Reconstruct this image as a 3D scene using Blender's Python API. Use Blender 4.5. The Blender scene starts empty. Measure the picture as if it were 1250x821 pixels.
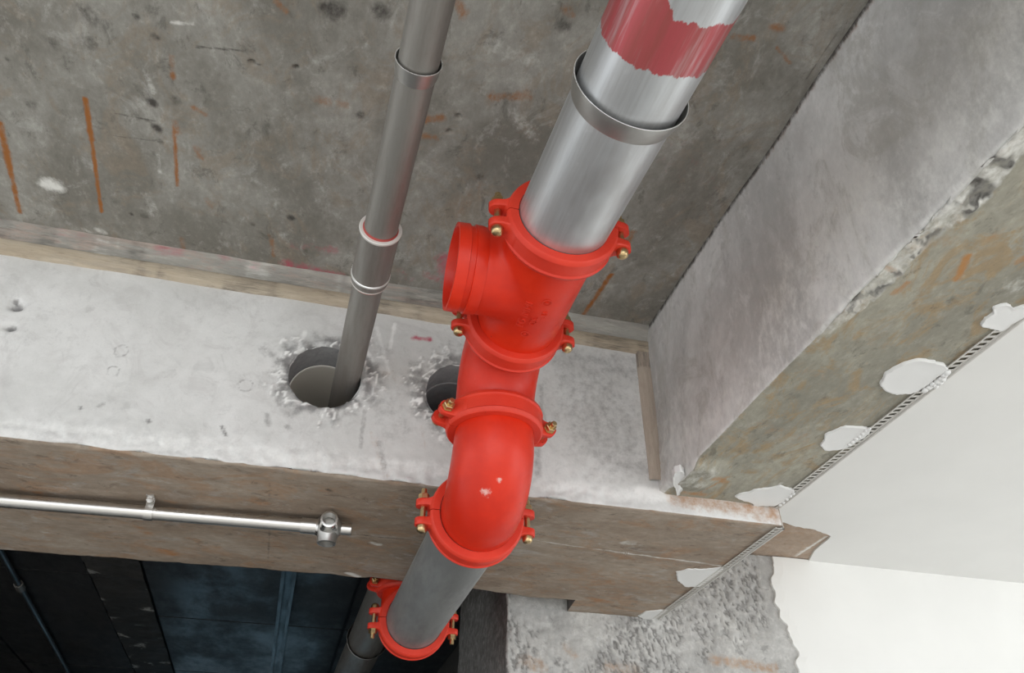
import bpy, bmesh, math, random
import numpy as np
from mathutils import Vector, Matrix, Euler

# ------------------------------------------------------------------ camera, world, light, exposure
scene = bpy.context.scene
COL = scene.collection
CAM_LOC = np.array([0.0, 0.0, 1.6])
CAM_ROT = (2.1941413, -0.0014435, -0.2589800)
FPX = 984.554
cam_data = bpy.data.cameras.new('camera')
cam_data.sensor_width = 36.0
cam_data.lens = FPX / 1250.0 * 36.0
cam_data.clip_start = 0.02
cam = bpy.data.objects.new('camera', cam_data)
COL.objects.link(cam)
cam.location = CAM_LOC
cam.rotation_euler = CAM_ROT
scene.camera = cam

world = bpy.data.worlds.new('overcast_sky')
scene.world = world
world.use_nodes = True
bg = world.node_tree.nodes['Background']
bg.inputs['Color'].default_value = (0.93, 0.97, 1.0, 1)
bg.inputs['Strength'].default_value = 2.1

def area_light(name, loc, target, sx, sy, power, color=(1, 1, 1)):
    d = bpy.data.lights.new(name, 'AREA')
    d.shape = 'RECTANGLE'; d.size = sx; d.size_y = sy
    d.energy = power; d.color = color
    o = bpy.data.objects.new(name, d); COL.objects.link(o)
    o.location = loc
    o.rotation_euler = (Vector(target) - Vector(loc)).to_track_quat('-Z', 'Y').to_euler()
    return o
# daylight of the open facade behind the camera, and of the bright bay on the right
sun = bpy.data.lights.new('bounce_sun', 'SUN')
sun.energy = 3.4; sun.angle = math.radians(8); sun.color = (1.0, 0.95, 0.88)
sun_o = bpy.data.objects.new('bounce_sun', sun); COL.objects.link(sun_o)
sun_o.location = (0, -6, 8)
sun_o.rotation_euler = Vector((0.10, 0.62, -0.78)).to_track_quat('-Z', 'Y').to_euler()   # added sun: strikes the floor so its bounce brightens the slab
area_light('facade_daylight', (-0.6, -3.4, 1.5), (0.1, 1.7, 2.3), 3.6, 2.2, 32, (1.0, 0.99, 0.97))
area_light('side_bay_daylight', (4.3, -0.9, 1.2), (2.3, 2.5, 2.5), 1.8, 1.8, 30, (1.0, 1.0, 0.99))

vs = scene.view_settings
vs.view_transform = 'Standard'
vs.look = 'None'
vs.exposure = -0.22
vs.gamma = 1.0
vs.use_curve_mapping = False

# ------------------------------------------------------------------ measures (metres)
ZS = 2.96            # slab soffit
YA = 1.710           # face of the cross beam
ZA = 2.408           # its soffit
XB = 0.843           # inner face of the side beam
XE = 1.160           # outer edge of the side beam
ZB = 2.461           # its soffit
YC = 2.520           # column face / white wall
ZC = 2.661           # ceiling of the right bay
RP = 0.0825          # main pipe radius

_e = Euler(CAM_ROT, 'XYZ').to_matrix()
RM = np.array([[_e[i][j] for j in range(3)] for i in range(3)])
def px(x, y, axis, val):
    """photo pixel -> point on the plane coordinate[axis] = val"""
    d = RM @ np.array([(x - 625) / FPX, -(y - 410.5) / FPX, -1.0])
    return CAM_LOC + d * ((val - CAM_LOC[axis]) / d[axis])

# ------------------------------------------------------------------ noise (numpy)
def _hash(ix, iy, seed):
    h = (ix.astype(np.int64) * 374761393 + iy.astype(np.int64) * 668265263 + seed * 1442695041) & 0xFFFFFFFF
    h = ((h ^ (h >> 13)) * 1274126177) & 0xFFFFFFFF
    return ((h ^ (h >> 16)) & 0xFFFF) / 65535.0
def vnoise(x, y, seed=0):
    ix = np.floor(x); iy = np.floor(y)
    fx = x - ix; fy = y - iy
    fx = fx * fx * (3 - 2 * fx); fy = fy * fy * (3 - 2 * fy)
    a = _hash(ix, iy, seed); b = _hash(ix + 1, iy, seed)
    c = _hash(ix, iy + 1, seed); d = _hash(ix + 1, iy + 1, seed)
    return (a * (1 - fx) + b * fx) * (1 - fy) + (c * (1 - fx) + d * fx) * fy
def fbm(x, y, freq, octaves=4, seed=0):
    x = np.asarray(x, float); y = np.asarray(y, float)
    s = 0; amp = 0.5; tot = 0
    for k in range(octaves):
        s = s + amp * vnoise(x * freq + 17.3 * k + 100, y * freq + 9.1 * k + 100, seed + k)
        tot += amp; amp *= 0.5; freq *= 2.03
    return s / tot
def sstep(a, b, x):
    t = np.clip((x - a) / (b - a), 0, 1)
    return t * t * (3 - 2 * t)
def capsule(X, Y, p, q, w):
    """soft mask of a stroke from p to q"""
    p = np.array(p, float); q = np.array(q, float); d = q - p
    L = max(d @ d, 1e-9)
    t = np.clip(((X - p[0]) * d[0] + (Y - p[1]) * d[1]) / L, 0, 1)
    r = np.hypot(X - p[0] - t * d[0], Y - p[1] - t * d[1])
    return np.clip(1.35 - r / w, 0, 1)

# ------------------------------------------------------------------ materials
def new_mat(name):
    m = bpy.data.materials.new(name); m.use_nodes = True
    nt = m.node_tree
    return m, nt, nt.nodes['Principled BSDF']
def N(nt, typ, **kw):
    n = nt.nodes.new(typ)
    for k, v in kw.items():
        if k in ('operation', 'blend_type', 'data_type', 'attribute_name', 'noise_dimensions', 'feature'):
            setattr(n, k, v)
        else:
            n.inputs[k].default_value = v
    return n
def coords(nt, scale=(1, 1, 1), kind='Object', loc=(0, 0, 0)):
    tc = nt.nodes.new('ShaderNodeTexCoord')
    mp = nt.nodes.new('ShaderNodeMapping')
    mp.inputs['Scale'].default_value = scale
    mp.inputs['Location'].default_value = loc
    nt.links.new(tc.outputs[kind], mp.inputs['Vector'])
    return mp.outputs['Vector']
def noise(nt, vec, scale, detail=5, rough=0.6, dist=0.0):
    n = N(nt, 'ShaderNodeTexNoise', Scale=scale, Detail=detail, Roughness=rough, Distortion=dist)
    nt.links.new(vec, n.inputs['Vector'])
    return n.outputs['Fac']
def ramp(nt, fac, lo, hi, a=0.0, b=1.0):
    n = nt.nodes.new('ShaderNodeMapRange')
    n.inputs['From Min'].default_value = lo; n.inputs['From Max'].default_value = hi
    n.inputs['To Min'].default_value = a; n.inputs['To Max'].default_value = b
    n.interpolation_type = 'SMOOTHSTEP'
    nt.links.new(fac, n.inputs['Value'])
    return n.outputs['Result']
def mix(nt, fac, a, b, blend='MIX'):
    n = nt.nodes.new('ShaderNodeMix'); n.data_type = 'RGBA'; n.blend_type = blend
    if isinstance(fac, (int, float)): n.inputs[0].default_value = fac
    else: nt.links.new(fac, n.inputs[0])
    for sock, v in ((n.inputs[6], a), (n.inputs[7], b)):
        if isinstance(v, tuple): sock.default_value = (*v[:3], 1)
        else: nt.links.new(v, sock)
    return n.outputs[2]
def math_(nt, op, a, b):
    n = nt.nodes.new('ShaderNodeMath'); n.operation = op
    for s, v in ((n.inputs[0], a), (n.inputs[1], b)):
        if isinstance(v, (int, float)): s.default_value = v
        else: nt.links.new(v, s)
    return n.outputs[0]
def bump(nt, bsdf, fac, strength, dist):
    b = nt.nodes.new('ShaderNodeBump')
    b.inputs['Strength'].default_value = strength; b.inputs['Distance'].default_value = dist
    nt.links.new(fac, b.inputs['Height'])
    nt.links.new(b.outputs['Normal'], bsdf.inputs['Normal'])

RUST = (0.30, 0.115, 0.03); DARK = (0.065, 0.06, 0.055); PALE = (0.74, 0.74, 0.71); PINK = (0.50, 0.09, 0.14)
def concrete(name, c1, c2, c3, patch=3.0, mott=0.55, bumps=0.35, rough=0.85, stretch=(1, 1, 1), seed=0.0,
             rust=RUST, dark=DARK, pale=PALE, pink=PINK, spec=0.3, speck=0.5, c4=None, tint=0.6, grime=0.45, grain=0.30):
    """c1/c2 large mottling, c3 blotches; the 'stain' attribute adds rust, dark, pale and pink marks"""
    m, nt, b = new_mat(name)
    v = coords(nt, stretch, loc=(seed, seed * 0.7, seed * 1.3))
    big = noise(nt, v, patch, 6, 0.62, 0.3)
    col = mix(nt, ramp(nt, big, 0.36, 0.64), c1, c2)
    blot = noise(nt, v, patch * 3.1, 7, 0.72, 0.8)
    col = mix(nt, ramp(nt, blot, 0.54, 0.66, 0, mott), col, c3)
    if c4 is not None:
        hue = noise(nt, coords(nt, stretch, loc=(seed + 5, seed, seed + 2)), patch * 2.3, 8, 0.75, 1.0)
        col = mix(nt, ramp(nt, hue, 0.49, 0.62, 0, tint), col, c4)
        hue2 = noise(nt, coords(nt, stretch, loc=(seed - 7, seed + 3, seed - 4)), patch * 4.7, 8, 0.78, 0.5)
        col = mix(nt, ramp(nt, hue2, 0.55, 0.66, 0, grime), col, tuple(x * 0.42 for x in c1))
    fine = noise(nt, v, 38, 8, 0.78)
    col = mix(nt, ramp(nt, fine, 0.34, 0.66, grain, 0.0), col, tuple(x * 0.45 for x in c1))
    col = mix(nt, ramp(nt, fine, 0.54, 0.76, 0.0, grain), col, tuple(min(1, x * 1.35) for x in c3))
    vf = noise(nt, v, 130, 3, 0.6)
    col = mix(nt, ramp(nt, vf, 0.62, 0.78, 0, speck * 0.6), col, dark)
    at = N(nt, 'ShaderNodeAttribute', attribute_name='stain')
    sp = nt.nodes.new('ShaderNodeSeparateColor')
    nt.links.new(at.outputs['Color'], sp.inputs[0])
    br = noise(nt, v, 45, 5, 0.7)
    brc = math_(nt, 'MULTIPLY', math_(nt, 'SUBTRACT', br, 0.5), 1.3)
    for sock, c in ((sp.outputs[2], pale), (at.outputs['Alpha'], pink), (sp.outputs[0], rust), (sp.outputs[1], dark)):
        live = ramp(nt, sock, 0.0, 0.12)
        f = ramp(nt, math_(nt, 'ADD', sock, math_(nt, 'MULTIPLY', brc, live)), 0.15, 0.95)
        col = mix(nt, math_(nt, 'MULTIPLY', f, live), col, c)
    nt.links.new(col, b.inputs['Base Color'])
    b.inputs['Roughness'].default_value = rough
    b.inputs['Specular IOR Level'].default_value = spec
    h = math_(nt, 'ADD', math_(nt, 'MULTIPLY', fine, 0.6), math_(nt, 'MULTIPLY', vf, 0.4))
    bump(nt, b, h, bumps, 0.006)
    m['stain_ready'] = 1
    return m

def metal(name, c1, c2, rough=(0.3, 0.5), metallic=0.9, stretch=(1, 1, 1), scale=14, streak=0.8, bumps=0.03):
    m, nt, b = new_mat(name)
    v = coords(nt, stretch)
    n1 = noise(nt, v, scale, 6, 0.65)
    col = mix(nt, ramp(nt, n1, 0.35, 0.65, 0, streak), c1, c2)
    n2 = noise(nt, coords(nt), scale * 4, 4, 0.6)
    col = mix(nt, ramp(nt, n2, 0.6, 0.8, 0, 0.35), col, c2)
    nt.links.new(col, b.inputs['Base Color'])
    b.inputs['Metallic'].default_value = metallic
    nt.links.new(ramp(nt, n1, 0.3, 0.7, rough[0], rough[1]), b.inputs['Roughness'])
    bump(nt, b, n2, bumps, 0.01)
    return m

def red_paint(name, base=(0.66, 0.027, 0.006), alt=(0.55, 0.020, 0.006), rough=0.33):
    m, nt, b = new_mat(name)
    v = coords(nt)
    n1 = noise(nt, v, 9, 5, 0.6)
    col = mix(nt, ramp(nt, n1, 0.35, 0.65), base, alt)
    n2 = noise(nt, v, 26, 6, 0.75, 0.5)
    col = mix(nt, ramp(nt, n2, 0.66, 0.76, 0, 0.35), col, (0.66, 0.13, 0.09))
    n3 = noise(nt, v, 55, 3, 0.6)
    col = mix(nt, ramp(nt, n3, 0.73, 0.77, 0, 0.8), col, (0.14, 0.015, 0.01))
    nt.links.new(col, b.inputs['Base Color'])
    nt.links.new(ramp(nt, n2, 0.3, 0.7, rough - 0.05, rough + 0.14), b.inputs['Roughness'])
    b.inputs['Specular IOR Level'].default_value = 0.36
    bump(nt, b, noise(nt, v, 70, 3, 0.6), 0.06, 0.004)
    return m

M = {}
M['slab'] = concrete('slab_concrete', (0.215, 0.205, 0.18), (0.36, 0.353, 0.325), (0.47, 0.465, 0.44), 3.4, 0.55, 0.10, stretch=(1.25, 0.8, 1), seed=3.1, c4=(0.30, 0.245, 0.185), tint=0.5, grime=0.5)
M['beam_face'] = concrete('whitewashed_concrete', (0.63, 0.63, 0.62), (0.74, 0.74, 0.735), (0.54, 0.54, 0.535), 4.2, 0.45, 0.14, seed=1.4, dark=(0.27, 0.265, 0.265), speck=0.2, rust=(0.42, 0.25, 0.15), pale=(0.84, 0.84, 0.83), c4=(0.56, 0.55, 0.545), tint=0.45, grime=0.16, grain=0.09)
M['beam_soffit'] = concrete('formed_brown_concrete', (0.275, 0.215, 0.165), (0.385, 0.325, 0.265), (0.40, 0.375, 0.345), 4.2, 0.65, 0.10, stretch=(0.7, 1.3, 1), seed=5.2, rust=(0.36, 0.16, 0.055), c4=(0.37, 0.215, 0.12), tint=0.55, grime=0.6)
M['side_face'] = concrete('grey_beam_concrete', (0.47, 0.465, 0.455), (0.68, 0.675, 0.665), (0.78, 0.775, 0.77), 2.6, 0.5, 0.10, stretch=(1, 1.3, 0.8), seed=7.7, speck=0.2, c4=(0.43, 0.42, 0.39), tint=0.6, grime=0.25, grain=0.16)
M['side_soffit'] = concrete('stained_soffit_concrete', (0.275, 0.265, 0.22), (0.385, 0.37, 0.305), (0.40, 0.385, 0.345), 3.8, 0.5, 0.12, stretch=(1.5, 0.8, 1), seed=2.2, rust=(0.40, 0.20, 0.075), c4=(0.37, 0.255, 0.13), tint=0.7, grime=0.55)
M['hacked'] = concrete('hacked_column_concrete', (0.42, 0.415, 0.405), (0.58, 0.575, 0.56), (0.68, 0.675, 0.66), 5.0, 0.5, 0.5, seed=9.0, rust=(0.40, 0.25, 0.15), dark=(0.15, 0.145, 0.14), c4=(0.50, 0.49, 0.47))
M['raw_strip'] = concrete('raw_brown_strip', (0.40, 0.31, 0.24), (0.48, 0.385, 0.31), (0.36, 0.30, 0.25), 5.0, 0.5, 0.2, seed=4.0, c4=(0.40, 0.27, 0.18))
M['fillet'] = concrete('cement_fillet', (0.29, 0.28, 0.255), (0.38, 0.37, 0.34), (0.47, 0.445, 0.39), 5, 0.6, 0.3, stretch=(0.3, 1, 2), seed=1.0, c4=(0.44, 0.33, 0.28))
M['batten'] = concrete('stained_timber_batten', (0.46, 0.385, 0.29), (0.56, 0.49, 0.39), (0.40, 0.36, 0.31), 6, 0.7, 0.2, stretch=(0.35, 1, 3), seed=2.0, c4=(0.40, 0.35, 0.29))
M['corner_batten'] = concrete('corner_timber_batten', (0.40, 0.335, 0.275), (0.47, 0.40, 0.335), (0.33, 0.30, 0.27), 6, 0.6, 0.2, stretch=(3, 1, 0.4), seed=2.0)
M['bore'] = concrete('bored_concrete', (0.31, 0.315, 0.325), (0.38, 0.38, 0.39), (0.25, 0.25, 0.255), 6, 0.5, 0.2, seed=6.0)
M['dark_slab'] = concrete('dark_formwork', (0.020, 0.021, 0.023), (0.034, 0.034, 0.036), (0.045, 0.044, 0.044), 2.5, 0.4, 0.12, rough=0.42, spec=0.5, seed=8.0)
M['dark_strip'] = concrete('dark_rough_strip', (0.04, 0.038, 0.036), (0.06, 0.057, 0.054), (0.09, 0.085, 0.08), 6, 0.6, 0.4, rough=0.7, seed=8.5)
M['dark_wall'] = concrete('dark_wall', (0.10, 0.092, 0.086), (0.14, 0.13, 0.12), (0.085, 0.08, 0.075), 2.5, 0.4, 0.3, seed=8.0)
M['floor'] = concrete('screed_floor', (0.52, 0.51, 0.49), (0.60, 0.59, 0.57), (0.47, 0.46, 0.445), 1.5, 0.4, 0.2, seed=1.0)

def plaster(name, c, r=0.7):
    m, nt, b = new_mat(name)
    v = coords(nt)
    n1 = noise(nt, v, 4, 4, 0.5)
    nt.links.new(mix(nt, ramp(nt, n1, 0.3, 0.7), c, tuple(x * 0.965 for x in c)), b.inputs['Base Color'])
    b.inputs['Roughness'].default_value = r
    bump(nt, b, noise(nt, v, 60, 3, 0.5), 0.06, 0.003)
    return m
M['plaster'] = plaster('white_plaster', (0.83, 0.83, 0.81))
M['putty'] = plaster('white_putty', (0.76, 0.765, 0.76), 0.6)
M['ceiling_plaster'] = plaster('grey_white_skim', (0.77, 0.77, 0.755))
M['sleeve'] = plaster('beige_plastic', (0.74, 0.70, 0.63), 0.5)
M['sleeve_rim'] = plaster('sleeve_rim', (0.85, 0.82, 0.77), 0.5)

M['galv_small'] = metal('dull_steel', (0.30, 0.29, 0.27), (0.20, 0.175, 0.158), (0.45, 0.62), 0.6, (1, 0.12, 1), 22, 0.7)
M['galv_dark'] = metal('grey_steel', (0.33, 0.335, 0.335), (0.20, 0.205, 0.205), (0.42, 0.6), 0.45, (1, 0.25, 1), 14, 0.8)
M['collar'] = metal('collar_steel', (0.50, 0.495, 0.48), (0.40, 0.395, 0.38), (0.32, 0.45), 0.9, (1, 1, 1), 10, 0.6)
M['lip'] = metal('bright_cut_steel', (0.86, 0.86, 0.85), (0.72, 0.72, 0.70), (0.25, 0.35), 0.6, (1, 1, 1), 20, 0.5)
M['stainless'] = metal('stainless', (0.74, 0.73, 0.71), (0.60, 0.59, 0.575), (0.24, 0.34), 1.0, (0.08, 1, 1), 30, 0.5)
M['zinc'] = metal('yellow_zinc', (0.62, 0.46, 0.25), (0.42, 0.30, 0.15), (0.25, 0.4), 1.0, (1, 1, 1), 60, 0.6)
M['zinc_dull'] = metal('dull_zinc', (0.40, 0.31, 0.20), (0.28, 0.21, 0.13), (0.35, 0.5), 1.0, (1, 1, 1), 60, 0.6)
M['bead'] = metal('bead_zinc', (0.60, 0.585, 0.555), (0.50, 0.49, 0.465), (0.45, 0.6), 0.3, (1, 1, 1), 30, 0.5)
M['dark_metal'] = metal('dark_channel', (0.10, 0.11, 0.118), (0.06, 0.066, 0.07), (0.3, 0.45), 0.8, (1, 0.2, 1), 18, 0.6)
M['red'] = red_paint('red_enamel')
M['red_housing'] = red_paint('red_housing_enamel', (0.67, 0.043, 0.020), (0.59, 0.034, 0.017), 0.42)
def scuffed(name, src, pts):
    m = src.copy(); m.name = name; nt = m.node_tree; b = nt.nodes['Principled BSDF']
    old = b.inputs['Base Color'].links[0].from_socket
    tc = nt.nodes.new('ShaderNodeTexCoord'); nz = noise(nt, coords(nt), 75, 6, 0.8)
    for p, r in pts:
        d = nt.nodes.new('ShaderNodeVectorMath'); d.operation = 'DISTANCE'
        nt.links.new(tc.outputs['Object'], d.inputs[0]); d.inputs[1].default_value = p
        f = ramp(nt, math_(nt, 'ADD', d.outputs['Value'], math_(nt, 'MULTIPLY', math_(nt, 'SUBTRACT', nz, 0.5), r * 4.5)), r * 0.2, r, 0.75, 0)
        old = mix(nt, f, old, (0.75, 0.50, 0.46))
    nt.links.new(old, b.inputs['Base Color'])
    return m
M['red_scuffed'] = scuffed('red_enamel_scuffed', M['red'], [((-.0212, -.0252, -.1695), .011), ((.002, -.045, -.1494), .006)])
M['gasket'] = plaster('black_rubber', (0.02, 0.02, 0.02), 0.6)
M['white_paint'] = plaster('white_thread_seal', (0.66, 0.64, 0.61), 0.5)
M['red_lead'] = plaster('red_lead_smear', (0.42, 0.07, 0.06), 0.6)

def galvanised_painted():
    """galvanised steel with a brushed red paint band between y=.515 and y=.60 (object space is world space)"""
    m, nt, b = new_mat('galvanised_with_red_band')
    v = coords(nt, (1, 0.06, 1))
    n1 = noise(nt, v, 16, 6, 0.7)
    n0 = noise(nt, coords(nt, (1, 0.4, 1)), 5, 4, 0.6)
    n2 = noise(nt, coords(nt), 60, 4, 0.65)
    col = mix(nt, ramp(nt, n1, 0.38, 0.62), (0.66, 0.68, 0.70), (0.50, 0.505, 0.515))
    col = mix(nt, ramp(nt, n0, 0.5, 0.7, 0, 0.7), col, (0.34, 0.325, 0.325))
    col = mix(nt, ramp(nt, n2, 0.6, 0.8, 0, 0.3), col, (0.70, 0.71, 0.72))
    tc = nt.nodes.new('ShaderNodeTexCoord')
    sx = nt.nodes.new('ShaderNodeSeparateXYZ'); nt.links.new(tc.outputs['Object'], sx.inputs[0])
    edge = noise(nt, coords(nt, (1, 0.3, 1)), 55, 4, 0.7)
    yy = math_(nt, 'ADD', sx.outputs[1], math_(nt, 'MULTIPLY', math_(nt, 'SUBTRACT', edge, 0.5), 0.03))
    # the far end of the band runs askew: it reaches further on the left of the pipe
    lim = math_(nt, 'ADD', math_(nt, 'MULTIPLY', math_(nt, 'SUBTRACT', sx.outputs[0], 0.345), 0.9), 0.512)
    lim = math_(nt, 'MINIMUM', lim, 0.516)
    lo = ramp(nt, math_(nt, 'SUBTRACT', yy, lim), -0.0015, 0.0015)
    hi = ramp(nt, yy, 0.599, 0.602, 1, 0)
    msk = math_(nt, 'MULTIPLY', lo, hi)
    thin = ramp(nt, noise(nt, v, 30, 5, 0.75), 0.34, 0.54, 0.50, 0.93)
    msk = math_(nt, 'MULTIPLY', msk, thin)
    redc = mix(nt, ramp(nt, n1, 0.4, 0.6), (0.42, 0.035, 0.045), (0.33, 0.045, 0.04))
    col = mix(nt, msk, col, redc)
    nt.links.new(col, b.inputs['Base Color'])
    nt.links.new(math_(nt, 'SUBTRACT', 0.82, math_(nt, 'MULTIPLY', msk, 0.55)), b.inputs['Metallic'])
    nt.links.new(ramp(nt, n1, 0.3, 0.7, 0.34, 0.50), b.inputs['Roughness'])
    bump(nt, b, n2, 0.03, 0.01)
    return m
M['galv'] = galvanised_painted()

def vary_roughness(m, scale, lo, hi):
    nt = m.node_tree; b = nt.nodes['Principled BSDF']
    nt.links.new(ramp(nt, noise(nt, coords(nt, (1, .5, 1)), scale, 6, .7), .35, .65, lo, hi), b.inputs['Roughness'])
vary_roughness(M['dark_slab'], 2.2, .30, .62)

# ------------------------------------------------------------------ builders
def tag(o, label=None, cat=None, group=None, kind=None):
    if label: o['label'] = label
    if cat: o['category'] = cat
    if group: o['group'] = group
    if kind: o['kind'] = kind
    return o
def empty(name, loc=(0, 0, 0), rot=(0, 0, 0)):
    o = bpy.data.objects.new(name, None); COL.objects.link(o)
    o.empty_display_size = 0.05
    o.location = loc; o.rotation_euler = rot
    return o
def mesh_obj(name, verts, faces, mat, parent=None, smooth=True, midx=None, angle=None):
    me = bpy.data.meshes.new(name)
    me.from_pydata([tuple(v) for v in verts], [], faces)
    for m in (mat if isinstance(mat, list) else [mat]): me.materials.append(m)
    if midx is not None: me.polygons.foreach_set('material_index', midx)
    if smooth: me.polygons.foreach_set('use_smooth', [True] * len(me.polygons))
    me.update()
    if any('stain_ready' in m for m in me.materials):
        me.attributes.new('stain', 'FLOAT_COLOR', 'POINT').data.foreach_set('color', np.zeros(len(me.vertices) * 4, np.float32))
    if angle is not None:
        me.set_sharp_from_angle(angle=math.radians(angle))
    o = bpy.data.objects.new(name, me); COL.objects.link(o)
    if parent: o.parent = parent
    return o
def grid_obj(name, P, mats, stain=None, midx=None, keep=None, parent=None, flip=False):
    """P: (nu, nv, 3) points"""
    nu, nv = P.shape[:2]
    idx = np.arange(nu * nv).reshape(nu, nv)
    q = np.stack([idx[:-1, :-1], idx[1:, :-1], idx[1:, 1:], idx[:-1, 1:]], -1)
    if flip: q = q[..., ::-1]
    if keep is None: keep = np.ones((nu - 1, nv - 1), bool)
    q = q[keep]
    n = len(q)
    me = bpy.data.meshes.new(name)
    me.vertices.add(nu * nv); me.vertices.foreach_set('co', P.reshape(-1).astype(np.float32))
    me.loops.add(n * 4); me.loops.foreach_set('vertex_index', q.reshape(-1).astype(np.int32))
    me.polygons.add(n); me.polygons.foreach_set('loop_start', (np.arange(n) * 4).astype(np.int32))
    mats = mats if isinstance(mats, list) else [mats]
    for m in mats: me.materials.append(m)
    if midx is not None: me.polygons.foreach_set('material_index', midx[keep].astype(np.int32))
    me.polygons.foreach_set('use_smooth', np.ones(n, bool))
    me.update(calc_edges=True); me.validate()
    if stain is not None:
        a = me.attributes.new('stain', 'FLOAT_COLOR', 'POINT')
        a.data.foreach_set('color', np.clip(stain, 0, 1).reshape(-1).astype(np.float32))
    # drop loose vertices
    if not keep.all():
        bm = bmesh.new(); bm.from_mesh(me)
        bmesh.ops.delete(bm, geom=[v for v in bm.verts if not v.link_faces], context='VERTS')
        bm.to_mesh(me); bm.free()
    o = bpy.data.objects.new(name, me); COL.objects.link(o)
    if parent: o.parent = parent
    return o
def axis_frame(axis):
    a = Vector(axis).normalized()
    up = Vector((0, 0, 1)) if abs(a.z) < 0.9 else Vector((0, 1, 0))
    u = a.cross(up).normalized()
    return a, u, a.cross(u).normalized()
def lathe(name, prof, mat, origin=(0, 0, 0), axis=(0, 1, 0), n=64, parent=None, closed=False, angle=35, midx_fn=None):
    """prof: (t along the axis, radius) list"""
    a, u, w = axis_frame(axis); o = Vector(origin)
    vs_, fs, mi = [], [], []
    m = len(prof)
    for t, r in prof:
        for k in range(n):
            an = 2 * math.pi * k / n
            vs_.append(o + a * t + (u * math.cos(an) + w * math.sin(an)) * r)
    for i in range(m if closed else m - 1):
        j = (i + 1) % m
        for k in range(n):
            l = (k + 1) % n
            fs.append((i * n + k, i * n + l, j * n + l, j * n + k))
            if midx_fn: mi.append(midx_fn(i))
    return mesh_obj(name, vs_, fs, mat, parent, True, mi if midx_fn else None, angle)
def sweep_tube(path, radii, n=48):
    """verts/faces of a tube along a list of points in one plane"""
    pts = [Vector(p) for p in path]
    vs_, fs = [], []
    ref = None
    for i, p in enumerate(pts):
        d = (pts[min(i + 1, len(pts) - 1)] - pts[max(i - 1, 0)]).normalized()
        if ref is None:
            _, ref, _ = axis_frame(d)
        ref = (ref - d * ref.dot(d)).normalized()
        w = d.cross(ref)
        for k in range(n):
            an = 2 * math.pi * k / n
            vs_.append(p + (ref * math.cos(an) + w * math.sin(an)) * radii[i])
    for i in range(len(pts) - 1):
        for k in range(n):
            l = (k + 1) % n
            fs.append((i * n + k, i * n + l, (i + 1) * n + l, (i + 1) * n + k))
    return vs_, fs
def box_verts(x0, x1, y0, y1, z0, z1):
    v = [(x, y, z) for z in (z0, z1) for y in (y0, y1) for x in (x0, x1)]
    f = [(0, 2, 3, 1), (4, 5, 7, 6), (0, 1, 5, 4), (2, 6, 7, 3), (0, 4, 6, 2), (1, 3, 7, 5)]
    return v, f
def box(name, x0, x1, y0, y1, z0, z1, mat, parent=None):
    v, f = box_verts(x0, x1, y0, y1, z0, z1)
    return mesh_obj(name, v, f, mat, parent, False)
def steps(*segs):
    """non-uniform samples: (start, end, step) runs"""
    out = []
    for a, b, s in segs:
        k = max(1, int(round((b - a) / s)))
        out.extend(np.linspace(a, b, k, endpoint=False))
    out.append(segs[-1][1])
    return np.array(out)

# ------------------------------------------------------------------ STRUCTURE
# --- slab soffit
xs = steps((-2.6, -1.05, 0.06), (-1.05, 0.92, 0.0045))
ys = steps((-1.2, 0.45, 0.06), (0.45, YA + 0.02, 0.0045))
X, Y = np.meshgrid(xs, ys, indexing='ij')
st = np.zeros(X.shape + (4,))
def slab_px(x, y): return px(x, y, 2, ZS)[:2]
def stroke(ch, a, b, wpx, s=1.0):
    p = slab_px(*a); q_ = slab_px(*b)
    st[..., ch] = np.maximum(st[..., ch], s * capsule(X, Y, p, q_, wpx * 1.65 / FPX))
for a, b, w, s in [((104, 121), (112, 170), 4.5, 1), ((112, 170), (124, 258), 3.4, .9), ((0, 150), (12, 205), 5.5, .85), ((12, 205), (24, 258), 4.5, .8),
                   ((212, 152), (217, 226), 3.4, .75), ((210, 68), (211, 95), 4.0, .55), ((213, 148), (216, 160), 6, .6), ((237, 132), (251, 140), 5, .5),
                   ((240, 180), (246, 192), 6, .45), ((516, 146), (539, 144), 8, .7), ((517, 166), (531, 168), 6, .6), ((746, 335), (712, 384), 5, .8),
                   ((772, 283), (762, 303), 7, .7), ((948, 58), (964, 77), 3.4, .6), ((898, 45), (920, 47), 6, .55), ((945, 32), (955, 34), 7, .5),
                   ((556, 2), (566, 16), 9, .55), ((600, 118), (645, 116), 9, .45), ((338, 2), (349, 14), 5, .5), ((222, 290), (226, 312), 6, .45),
                   ((330, 285), (334, 312), 5, .45), ((388, 122), (420, 128), 10, .38), ((690, 8), (697, 18), 7, .5), ((560, 255), (600, 205), 22, .25), ((255, 245), (262, 262), 8, .3)]:
    stroke(0, a, b, w, s)
for a, r, s in [((408, 12), 17, .7), ((396, 10), 10, .7), ((466, 14), 14, .6), ((688, 30), 12, .6), ((110, 18), 22, .5), ((105, 52), 16, .45), ((62, 50), 11, .5), ((185, 124), 8, .8),
                ((191, 155), 8, .85), ((195, 172), 6, .6), ((38, 127), 9, .5), ((214, 122), 9, .5), ((8, 72), 4, .8), ((190, 44), 6, .7), ((166, 19), 5, .7), ((355, 265), 7, .75), ((440, 140), 8, .7),
                ((80, 140), 14, .4), ((308, 273), 5, .6), ((175, 262), 7, .6), ((160, 260), 4, .8), ((585, 215), 9, .5), ((535, 60), 9, .45), ((360, 81), 4, .8), ((860, 60), 30, .28), ((900, 180), 40, .22), ((840, 250), 40, .25)]:
    stroke(1, a, (a[0] + 1, a[1] + 1), r, s)
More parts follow.
